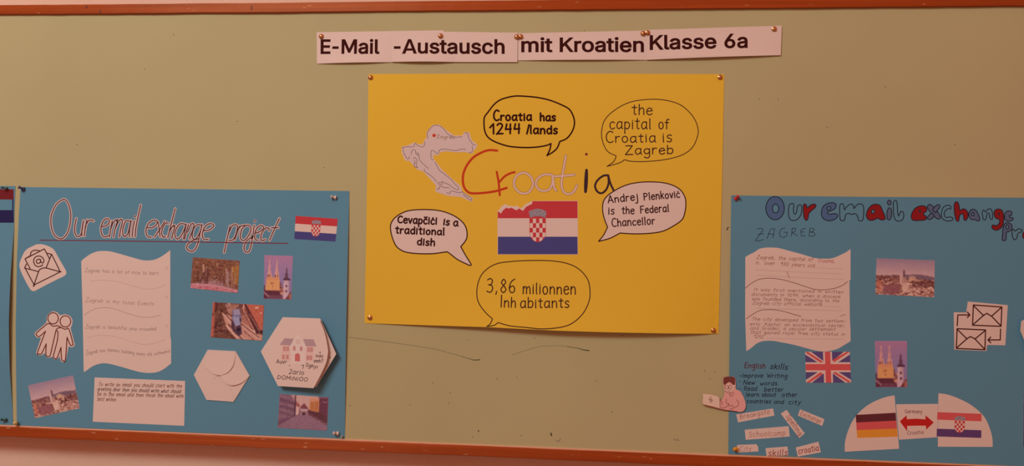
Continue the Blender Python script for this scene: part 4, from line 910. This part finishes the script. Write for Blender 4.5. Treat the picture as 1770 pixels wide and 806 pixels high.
a, b = Z(685, 205, 5.373, [(375, 182), (545, 188)]); ink('handwriting', text("Zagreb", a, b, 3.4, jit=.3), .8, s_y, .21, mat('khaki_pencil', (0.33, 0.26, 0.16), .6, .3, 0), mp_)

# the word Croatia
D_ = lambda s, k=6: smooth(Z(780, 250, 6.103, num(s)), k)
ink('letter', [D_("485 65 400 60 320 85 230 140 160 230 125 330 130 430 165 490 220 515 350 510 480 490 585 458")], 4.0, s_y, .06, REDM, py, label='large red letter C')
ink('letter', [D_("480 288 500 400 512 535"), D_("505 400 560 340 620 305 670 292")], 3.7, s_y, .09, REDM, py, label='red letter r')
WC = mat('white_crayon', (0.82, 0.72, 0.66), .8, .2, .05, 1200); TH = mat('brown_outline_pen', (0.24, 0.10, 0.05), .6, .3, 0)
for nm, st in (('o', [D_("750 298 690 332 662 400 682 470 740 513 810 508 855 450 863 400 838 340 790 302 750 298")]), ('a', [D_("1062 322 980 318 912 362 892 420 922 473 980 490 1040 468 1068 400 1068 325 1068 325 1080 400 1086 460 1110 485")]),
               ('t', [D_("1208 120 1185 250 1165 380 1168 460 1200 512 1250 522 1300 488 1325 430"), D_("1090 337 1200 330 1300 318")])):
    o = ink('letter', st, 4.5, s_y, .05, TH, py, label='white letter %s with a thin brown outline' % nm); ink('white_stroke', st, 3.4, s_y, .10, WC, o)
DKB = mat('dark_blue_brown_marker', (0.035, 0.015, 0.03), .5, .4, 0)
o = ink('letter', [D_("1427 270 1422 390 1416 500")], 6.6, s_y, .06, DKB, py, label='dark letter i', taper=lambda t: .7 + .3 * math.sin(math.pi * t)); ink('dot', [Z(780, 250, 6.103, [(1425, 103)])], 4.8, s_y, .06, MAROON, o)
ink('letter', [D_("1655 325 1600 332 1540 382 1517 440 1542 498 1590 513 1638 470 1660 400 1655 325 1655 325 1678 410 1715 488")], 3.6, s_y, .06, DKB, py, label='dark letter a')

# torn flag
pq = Z(850, 340, 7.325, num("75 55 1085 55 1090 730 78 730")); f = qmap(pq)
whole = [f(.435, 0), f(1, 0), f(1, 1), f(0, 1), f(0, .16)]
torn = Z(850, 340, 7.325, num("75 170 95 175 118 130 150 110 175 92 205 118 240 115 275 125 320 115 360 150 400 130 430 95 470 80 500 60 513 55 1090 52 1092 735 74 733"))
fl = sheet('flag_print', torn, s_y, .15, PAPER, py, step=14, label='printed flag with a torn upper left edge')
redp = Z(850, 340, 7.325, num("77 185 118 215 140 180 185 140 215 152 250 140 285 160 315 175 345 150 398 182 430 135 470 112 513 92 513 58 1085 58 1086 275 77 275"))
sheet('red_stripe', redp, s_y, .17, RED, fl, thick=.015, step=16)
sheet('blue_stripe', Z(850, 340, 7.325, num("80 508 1085 508 1088 730 80 730")), s_y, .17, FBLUE, fl, thick=.015, step=16)
crest(f, .5, .33, .2, .44, s_y, .19, fl)

# ------------------------------------------------------------------ right blue poster
def s_r(u, v):
    t = min(1, max(0, 1 - (u - 1260) / 60)); q = min(1, max(0, (v - 345) / 430))
    return 0.5 + 1.6 * t * t * math.sin(math.pi * q)
pr = root('poster', 1575, 575, 'blue poster with bubble-letter title, country flags and seven little word labels', 'poster', 'blue project posters', 0.3)
sheet('card', [(1263.8, 338), (1500, 340.5), (1770, 342), (1888, 343), (1882, 810.6), (1770, 806.2), (1440, 792.7), (1258.8, 785.6), (1260.4, 620), (1262, 480)], s_r, 0, BLUE, pr, thick=.3, step=14)
NAVL = mat('navy_marker', (0.010, 0.025, 0.055), .5, .3, 0); BL2 = mat('blue_pencil', (0.085, 0.21, 0.46), .7, .2, .12, 500); BR2 = mat('dark_red_marker_fill', (0.30, 0.012, 0.018), .6, .3, .1, 600); GB = mat('grey_blue_pencil', (0.11, 0.20, 0.38), .7, .2, .12, 500)
J = (1300, 330, 7.375); K = (1490, 335, 6.321)
el = lambda cx, cy, rx, ry, n=14: ' '.join('%g %g' % p for p in circ(cx, cy, rx, ry, n)[:-1])
def bub(zz, fillm, loops, lab, ly=0.0):
    L = [smooth(Z(*zz, num(l)), 3, closed=True) for l in loops]
    if fillm is not None:
        o = sheet('letter', L, s_r, .04 + ly, fillm, pr, thick=.02, step=9, label=lab)
        ink('outline', L, 1.55, s_r, .08 + ly, NAVL, o, closed=True)
    else:
        ink('letter', L, 1.55, s_r, .06, NAVL, pr, closed=True, label=lab)
bub(J, BL2, [el(292, 222, 118, 148), el(298, 226, 40, 56)], 'blue bubble letter O')
bub(J, None, ["470 190 500 163 530 172 525 240 532 285 548 298 565 270 580 195 608 180 632 200 625 290 600 340 560 372 510 378 475 350 462 280"], 'outlined bubble letter u')
bub(J, BR2, ["652 188 675 168 692 185 700 218 740 185 785 170 812 182 800 215 760 250 722 290 712 350 695 375 672 365 655 300"], 'red bubble letter r')
bub(J, BL2, ["883 270 900 210 945 168 1005 152 1055 160 1070 195 1050 230 1000 258 965 265 965 290 990 300 1050 290 1088 307 1080 340 1040 370 980 382 920 365 888 325", "950 218 975 202 1003 210 992 235 960 240"], 'blue bubble letter e')
bub(J, None, ["1118 185 1140 165 1165 180 1174 245 1195 215 1230 182 1268 170 1290 190 1298 228 1330 182 1380 167 1415 192 1422 265 1415 350 1400 382 1360 378 1345 335 1328 300 1297 292 1270 303 1242 290 1200 297 1185 330 1176 375 1145 378 1122 365 1115 280"], 'outlined bubble letter m')
bub(K, BR2, ["45 240 60 180 100 130 150 115 195 130 225 190 250 250 245 283 200 285 172 268 120 290 70 285", el(118, 195, 18, 20, 8)], 'red bubble letter a')
bub(K, GB, ["272 200 288 158 310 158 322 195 318 260 300 285 277 280 270 240"], 'grey-blue bubble letter i'); bub(K, GB, [el(297, 98, 20, 27, 10)], 'dot of the bubble letter i')
bub(K, None, ["340 115 355 75 378 85 385 150 390 225 402 243 420 197 445 200 455 240 440 285 400 300 362 285 345 230"], 'outlined bubble letter l')
bub(K, BR2, ["535 250 555 190 600 145 660 132 700 148 703 190 672 215 677 235 700 248 690 285 620 292 555 290", el(630, 190, 10, 9, 6)], 'red bubble letter e')
bub(K, GB, ["715 135 740 118 790 155 850 240 850 270 820 275 765 225 722 170"], 'grey-blue stroke of the bubble letter x'); bub(K, GB, ["835 120 850 140 812 195 800 205 770 178 800 135"], 'grey-blue stroke of the bubble letter x', .10); bub(K, GB, ["755 215 785 245 755 275 722 282 712 258"], 'grey-blue stroke of the bubble letter x', .10)
bub(K, None, ["865 220 880 160 920 128 962 135 968 165 935 165 905 190 897 230 915 260 955 255 985 262 990 285 950 300 900 290 870 260"], 'outlined bubble letter c')
bub(K, BR2, ["1005 130 1020 92 1045 97 1060 140 1067 180 1110 165 1150 197 1155 250 1135 290 1112 283 1105 235 1082 218 1062 250 1055 295 1030 295 1010 220"], 'red bubble letter h')
bub(K, GB, ["1165 240 1175 190 1210 170 1245 185 1270 230 1285 280 1268 298 1232 285 1190 280", el(1208, 222, 14, 19, 8)], 'grey-blue bubble letter a')
bub(K, None, ["1312 200 1330 178 1347 200 1380 165 1415 180 1425 235 1420 280 1396 270 1387 217 1364 217 1350 280 1325 282 1315 240"], 'outlined bubble letter n')
bub(K, BR2, ["1440 215 1455 180 1490 168 1530 187 1545 245 1540 330 1510 380 1460 400 1418 375 1425 342 1460 350 1493 330 1500 285 1457 265", el(1493, 222, 8, 8, 6)], 'red bubble letter g')
bub(K, GB, ["1555 240 1570 200 1605 188 1635 203 1630 235 1603 243 1620 262 1648 265 1640 290 1590 300 1560 280"], 'grey-blue bubble letter e')
bub(K, GB, ["1540 370 1560 325 1600 318 1635 345 1630 390 1602 415 1577 422 1570 500 1550 515 1530 500 1535 430", el(1585, 365, 16, 22, 8)], 'grey-blue bubble letter P')
bub(K, None, ["1638 402 1655 388 1672 410 1702 385 1745 395 1737 418 1702 435 1685 490 1662 503 1642 470"], 'outlined bubble letter r')
bub(K, BR2, [el(1782, 455, 30, 42), el(1785, 458, 9, 12, 8)], 'red bubble letter o')
zz = num("60 495 90 478 130 480 140 500 75 560 150 545"); NI = NAVL
ink('handwriting', [Z(*J, k) for k in (num("62 492 90 478 130 482 138 500 40 635"), num("75 555 148 545"), num("40 635 85 640 145 622"), num("188 612 235 488 262 480 285 485 265 605"), num("200 545 275 560"),
    num("415 472 370 490 348 530 355 580 400 598 438 575 445 530 405 530"), num("510 480 500 580"), num("505 485 545 475 555 495 545 520 510 530 578 575"), num("680 478 635 490 620 510 625 575 675 572"), num("620 520 665 528"),
    num("725 575 735 480 770 475 790 495 770 522 740 525 790 535 803 560 780 580 728 578"))], .95, s_r, .06, NI, pr, label='the word ZAGREB in thin dark capitals')
# wavy note
Q1 = (1285, 425, 8.058); Q2 = (1285, 510, 8.058)
wr = Z(*Q1, num("25 160 50 140")) + smooth(Z(*Q1, num("50 140 150 90 220 45 300 28 400 25 500 35 650 75 800 115 950 160 1050 178 1200 180 1280 160 1400 105 1440 85")), 4) + Z(*Q1, num("1490 45 1490 475 1475 480")) \
   + Z(*Q2, num("1480 300 1490 500 1490 645")) + smooth(Z(*Q2, num("1490 645 1400 700 1300 755 1150 788 1000 775 850 735 700 695 550 665 400 640 270 645 180 680 120 730 50 780")), 4) + Z(*Q2, num("38 775 22 300"))
wn = sheet('wavy_note', wr, s_r, .15, PAPER, pr, label='white note with wavy edges and three handwritten paragraphs')
PB = mat('brown_felt_pen', (0.30, 0.045, 0.035), .6, .3, 0); PB2 = mat('thin_brown_pen', (0.32, 0.125, 0.10), .6, .3, 0); PR = mat('red_brown_pen', (0.42, 0.05, 0.035), .6, .3, 0)
LINES = [(Q1, "Zagreb, the capital of", 180, 182, 965, 215, PB), (Q1, "Croatia,", 1035, 228, 1265, 238, PR), (Q1, "is  over  930 years old.", 165, 255, 1005, 303, PB),
  (Q1, "It was first mentioned in written", 140, 630, 1390, 665, PB2), (Q1, "documents in 1094, when a diocese", 110, 695, 1345, 730, PB2), (Q2, "was founded there, according to the", 115, 72, 1330, 103, PB2), (Q2, "Zagreb city official website.", 120, 132, 1110, 155, PB2),
  (Q2, "The city developed from two settlem-", 115, 355, 1425, 388, PB2), (Q2, "ents: Kaptol, an ecclesiastical center,", 85, 425, 1415, 450, PB2), (Q2, "and Gradec, a secular settlement", 90, 485, 1275, 500, PB2),
  (Q2, "that gained royal free city status in", 95, 540, 1410, 568, PB2), (Q2, "1242.", 140, 600, 290, 605, PB2)]
for zq, s_, x0, y0, x1, y1, m_ in LINES:
    a, b = Z(*zq, [(x0, y0), (x1, y1)]); ink('handwriting', text(s_, a, b, 4.0 if zq is Q1 and y0 < 300 else 3.6, slant=.18, jit=.35), .62, s_r, .2, m_, wn)
ink('wavy_line', [smooth(Z(*Q1, num("28 590 100 530 200 475 300 455 420 455 550 475 700 515 850 565 980 605 1100 615 1200 605 1280 590 1380 550 1450 500")))], 1.1, s_r, .2, mat('grey_brown_print', (0.26, 0.13, 0.12), .6, .3, 0), wn)
ink('wavy_line', [smooth(Z(*Q2, num("38 330 120 275 220 220 320 207 420 207 550 228 680 265 800 300")))], 1.1, s_r, .2, mat('grey_brown_print', (0, 0, 0)), wn)
ink('ruled_line', [Z(*Q1, k) for k in (num("170 335 600 358 1380 395"), num("190 410 560 432 780 445 1400 470"), num("1000 305 1380 325"))] + [Z(*Q2, k) for k in (num("160 185 1380 222"), num("320 608 1400 618"), num("1120 155 1350 165"))], .5, s_r, .2, FAINT, wn)
ink('pen_mark', [Z(*Q1, num("605 362 638 455")), Z(*Q2, num("1350 298 1420 268"))], .8, s_r, .2, PB2, wn)
# photo prints and flags
pic_city(21, 90, 58).put('photo_print', [(1515, 446.6), (1615.5, 450.2), (1614.2, 514), (1512.8, 509)], s_r, .15, pr, 'printed photo of a city skyline')
pic_cathedral(23, 50, 74).put('photo_print', Z(1480, 460, 3.662, num("117 475 320 475 322 768 122 768")), s_r, .15, pr, 'printed photo of a twin-spired church at dusk')
dk = Canvas(20, 24, (60, 40, 62), 5); dk.blobs(60, 0, 0, 1, 1, .2, .2, [(40, 26, 48), (84, 60, 80), (110, 80, 90)]); dk.put('photo_print', [(1769, 682), (1848, 684), (1844, 775), (1768.6, 772)], s_r, .15, pr)
uq = Z(1200, 480, 4.03, num("772 517 1082 517 1092 732 778 732")); uf = qmap(uq)
uk = sheet('flag_print', uq, s_r, .15, PAPER, pr, step=20, label='printed flag with red and white crosses on blue')
UB = mat('cross_flag_blue', rel(84, 60, 100), .6, .3, .03)
for tri in (((.13, 0), (.4, 0), (.4, .30)), ((0, .09), (.27, .34), (0, .34)), ((.60, 0), (.87, 0), (.60, .30)), ((1, .09), (.73, .34), (1, .34)),
            ((.13, 1), (.4, 1), (.4, .70)), ((0, .91), (.27, .66), (0, .66)), ((.60, 1), (.87, 1), (.60, .70)), ((1, .91), (.73, .66), (1, .66))):
    sheet('blue_triangle', [uf(*p) for p in tri], s_r, .17, UB, uk, thick=.015, step=20)
for q_ in (((.0, .02), (.06, .0), (.40, .33), (.33, .35)), ((1, .0), (.93, .0), (.60, .27), (.64, .34)), ((0, 1), (.07, 1), (.38, .72), (.33, .66)), ((1, .98), (.94, 1), (.60, .68), (.66, .65))):
    sheet('red_diagonal', [uf(*p) for p in q_], s_r, .20, PRED, uk, thick=.015, step=20)
sheet('red_cross', [uf(*p) for p in ((.44, 0), (.56, 0), (.56, .40), (1, .40), (1, .60), (.56, .60), (.56, 1), (.44, 1), (.44, .60), (0, .60), (0, .40), (.44, .40))], s_r, .23, PRED, uk, thick=.015, step=20)
# two envelopes swapping
Qe = (1480, 460, 3.662)
ec = sheet('envelope_cutout', Z(*Qe, num("705 225 958 248 942 502 828 500 822 538 620 530 616 293 695 295")), s_r, .15, PAPER, pr, label='white cut-out with two drawn envelopes and two arrows')
e1 = [Z(*Qe, k) for k in (num("740 247 920 260 915 382 735 375 740 247"), num("740 250 805 315"), num("918 262 855 318"), num("735 374 805 312 825 300 855 318 915 380"))]
e2 = [Z(*Qe, k) for k in (num("637 397 817 405 813 530 632 522 637 397"), num("637 400 700 462"), num("816 408 750 462"), num("632 520 700 460 722 447 750 462 813 528"))]
ar = [Z(*Qe, k) for k in (num("638 378 642 310 718 310"), num("702 292 718 310 702 326"), num("912 400 910 468 832 468"), num("850 450 832 468 850 486"))]
ink('envelope_drawing', e1, 2.1, s_r, .2, BROWNK, ec); ink('envelope_drawing', e2, 2.1, s_r, .2, BROWNK, ec)
ink('arrow', ar[:2], 2.1, s_r, .2, BROWNK, ec); ink('arrow', ar[2:], 2.1, s_r, .2, BROWNK, ec)
# German and Croatian quarter discs with the arrow card
Rz = (1440, 660, 5.364)
gq = sheet('quarter_disc', Z(*Rz, num("568 128 611 622 107 650")) + smooth(Z(*Rz, num("107 650 110 560 140 450 195 340 290 240 400 175 500 140 568 128")), 5)[1:-1], s_r, .15, PAPER, pr, label='white quarter disc bearing a black, red and gold flag')
gf = qmap(Z(*Rz, num("208 308 578 288 598 510 222 522")))
for nm, m_, y0, y1 in (('black_stripe', mat('flag_black', rel(90, 32, 38), .6, .3, .03), 0, .33), ('red_stripe', PRED, .33, .66), ('gold_stripe', mat('flag_gold', rel(214, 120, 40), .6, .3, .03), .66, 1)):
    sheet(nm, rect(gf, 0, y0, 1, y1), s_r, .17, m_, gq, thick=.015)
cq = sheet('quarter_disc', Z(*Rz, num("975 108 970 603 1477 605")) + smooth(Z(*Rz, num("1477 605 1475 530 1450 430 1395 320 1290 225 1170 160 1060 120 975 108")), 5)[1:-1], s_r, .15, PAPER, pr, label='white quarter disc bearing a red, white and blue flag')
cf = qmap(Z(*Rz, num("965 282 1375 298 1372 522 958 508")))
sheet('red_stripe', rect(cf, 0, 0, 1, .31), s_r, .17, PRED, cq, thick=.015); sheet('blue_stripe', rect(cf, 0, .68, 1, 1), s_r, .17, mat('flag_violet', rel(86, 50, 88), .6, .3, .03), cq, thick=.015)
crest(cf, .51, .33, .22, .48, s_r, .19, cq)
ac = sheet('arrow_card', Z(*Rz, num("582 210 972 206 968 515 610 538")), s_r, .10, PAPER, pr, thick=.1, label='white card with a red double-headed arrow')
sheet('double_arrow', Z(*Rz, num("617 368 680 312 682 348 770 343 855 350 855 312 932 378 862 445 858 408 770 408 685 410 685 460")), s_r, .13, mat('bright_red_print', (0.60, 0.022, 0.022), .6, .3, .02), ac, thick=.015)
for s_, p in (("Germany", (665, 292, 825, 292)), ("Croatia", (688, 492, 838, 482))):
    a, b = Z(*Rz, [p[:2], p[2:]]); ink('handwriting', text(s_, a, b, 4.0, jit=.3), .75, s_r, .14, PENB, ac)
# skills list
Uz = (1265, 610, 8.06)
for s_, x0, y0, x1, y1, h, w_, m_, sl in (("English", 172, 212, 465, 218, 6.2, 1.25, mat('dark_maroon_ink', (0.12, 0.016, 0.03), .5, .3, 0), .1), ("skills", 530, 222, 772, 235, 6.4, 1.35, NAVL, .2), ("-Improve", 100, 345, 430, 345, 4.6, 1.1, NAVL, .15), ("Writing", 485, 345, 768, 350, 4.6, 1.1, NAVL, .15),
        ("-", 100, 425, 125, 425, 3.6, 1.0, NAVL, 0), ("New", 155, 440, 315, 442, 4.6, 1.1, NAVL, .15), ("words", 388, 452, 628, 452, 4.4, 1.1, NAVL, .15), ("-", 95, 520, 125, 520, 3.6, 1.0, NAVL, 0), ("Read", 165, 530, 345, 528, 5.0, 1.1, NAVL, .15),
        ("better", 445, 540, 715, 540, 4.8, 1.1, NAVL, .15), ("-", 125, 598, 155, 598, 3.6, 1.0, NAVL, 0), ("learn", 190, 608, 375, 610, 4.4, 1.1, NAVL, .15), ("about", 415, 610, 610, 610, 4.4, 1.1, NAVL, .15), ("other", 695, 615, 905, 612, 4.6, 1.1, NAVL, .15),
        ("countries", 205, 700, 540, 705, 4.6, 1.1, NAVL, .15), ("and", 582, 710, 718, 712, 4.4, 1.1, NAVL, .15), ("city", 785, 715, 955, 718, 4.6, 1.1, NAVL, .15)):
    a, b = Z(*Uz, [(x0, y0), (x1, y1)]); ink('handwriting', text(s_, a, b, h, slant=sl, jit=.3), w_, s_r, .06, m_, pr)
# word labels
PB3 = mat('pale_brown_pen', (0.42, 0.20, 0.16), .6, .3, 0)
Sz = (1260, 695, 8.06)
for q, s_, a, b, h, w_, m_, lb in (
    ("100 172 612 92 632 190 125 285", "Breakgate", (152, 240), (568, 166), 5.6, .8, PB3, 'small label reading Breakgate'),
    ("720 165 800 110 1055 438 978 502", "Spelling", (790, 200), (975, 470), 5.4, .9, PB2, 'small slanting label reading Spelling'),
    ("990 103 1328 240 1298 335 958 190", "Exchange", (985, 178), (1265, 300), 5.2, .75, PB3, 'small label reading Exchange'),
    ("218 388 830 338 845 482 232 528", "Schoolcamp", (275, 490), (785, 465), 6.0, .8, PB3, 'small label reading Schoolcamp'),
    ("112 600 380 590 405 625 410 690 122 705", "City", (150, 690), (310, 680), 5.4, .7, PB3, 'small label reading City'),
    ("508 645 815 622 826 748 523 754", "skills", (545, 755), (815, 745), 7.0, 1.2, PB, 'small label reading skills'),
    ("930 635 1245 555 1278 702 958 762", "croatia", (968, 722), (1250, 678), 6.4, 1.1, PB, 'small label reading croatia')):
    o = sheet('word_label', Z(*Sz, num(q)), s_r, .15, PAPER, pr, thick=.15, label=lb); a, b = Z(*Sz, [a, b]); ink('handwriting', text(s_, a, b, h, slant=.1, jit=.3), w_, s_r, .2, m_, o)
# writing child cutout: sticks out over the left edge of the poster
Tz = (1205, 640, 10.07)
T_ = lambda s, k=3: smooth(Z(*Tz, num(s)), k)
def s_t(u, v): return 2.9 + 1.2 * min(1, max(0, (1262 - u) / 40))
tc_ = sheet('figure_cutout', T_("90 405 200 410 330 440 385 480 400 525 450 470 470 350 445 230 450 130 480 112 620 110 655 140 665 230 670 330 740 360 800 460 838 580 830 660 790 715 700 722 600 705 450 680 250 625 110 595 85 540 95 470", 2), s_t, .0, mat('cutout_pink', rel(214, 132, 120), .7, .2, .02), pr, thick=.2, step=8, label='cut-out of a person in a pink jumper writing at a laptop')
sheet('hair', T_("450 225 452 135 480 115 560 108 640 120 655 170 650 250 610 250 590 222 545 205 500 235 470 262", 2), s_t, .055, mat('cutout_hair', rel(112, 48, 42), .7, .2, .05), tc_, thick=.02, step=8)
sheet('face', T_("475 262 505 235 545 207 590 225 612 252 640 245 660 280 655 320 625 325 605 370 560 390 500 375 475 340", 2), s_t, .03, mat('cutout_skin', rel(226, 152, 134), .7, .2, .02), tc_, thick=.02, step=8)
sheet('laptop', T_("95 410 200 418 330 447 380 485 382 520 390 630 390 650 250 618 115 588 92 540 100 470 95 410", 2), s_t, .03, mat('cutout_laptop', rel(216, 158, 136), .7, .2, .02), tc_, thick=.02, step=8)
ink('outline', [T_(k) for k in ("385 485 392 560 388 640", "95 590 250 630 450 682 600 702 700 718", "485 270 480 300 500 320 530 312 540 280 515 262 485 270", "545 280 545 310 575 322 600 300 590 268 560 262 545 280", "520 352 550 358 575 345",
     "475 355 520 385 570 395 605 370", "560 400 570 440 605 440 625 380", "500 500 500 560 540 585", "680 510 715 560 700 620 640 640", "400 520 430 560 420 600", "400 640 450 655 520 620 545 575", "540 585 560 620 600 610 625 640 610 670 560 665",
     "540 300 542 320", "205 490 230 470 235 455", "200 500 235 510 250 540 235 550 215 530 240 500 262 520", "640 300 655 290")], .8, s_t, .09, mat('cutout_line', (0.24, 0.045, 0.04), .6, .3, 0), tc_)
# hexagon partly out of frame
def s_hr(u, v): return s_r(u, v) + 6.0
he = sheet('hexagonal_envelope', [(1770, 549.5), (1761.5, 555.5), (1760.2, 572), (1770, 596), (1790, 640), (1856, 640), (1884, 590), (1852, 536), (1800, 534)], s_hr, 0, PAPER, pr, thick=1.4, step=12, label='white hexagonal envelope cut off by the right edge')
pushpin(1270.5, 344.5, .6, 'red push pin at the top left corner of the right-hand blue poster', plastic('red_plastic', (0.55, 0.012, 0.02)), 4.0, -4.6, L=8)
pushpin(1273, 776.5, .7, 'yellow push pin low on the right-hand blue poster, beside the City label', plastic('amber_plastic', (0.72, 0.36, 0.02)), -5, -1.5, L=8)
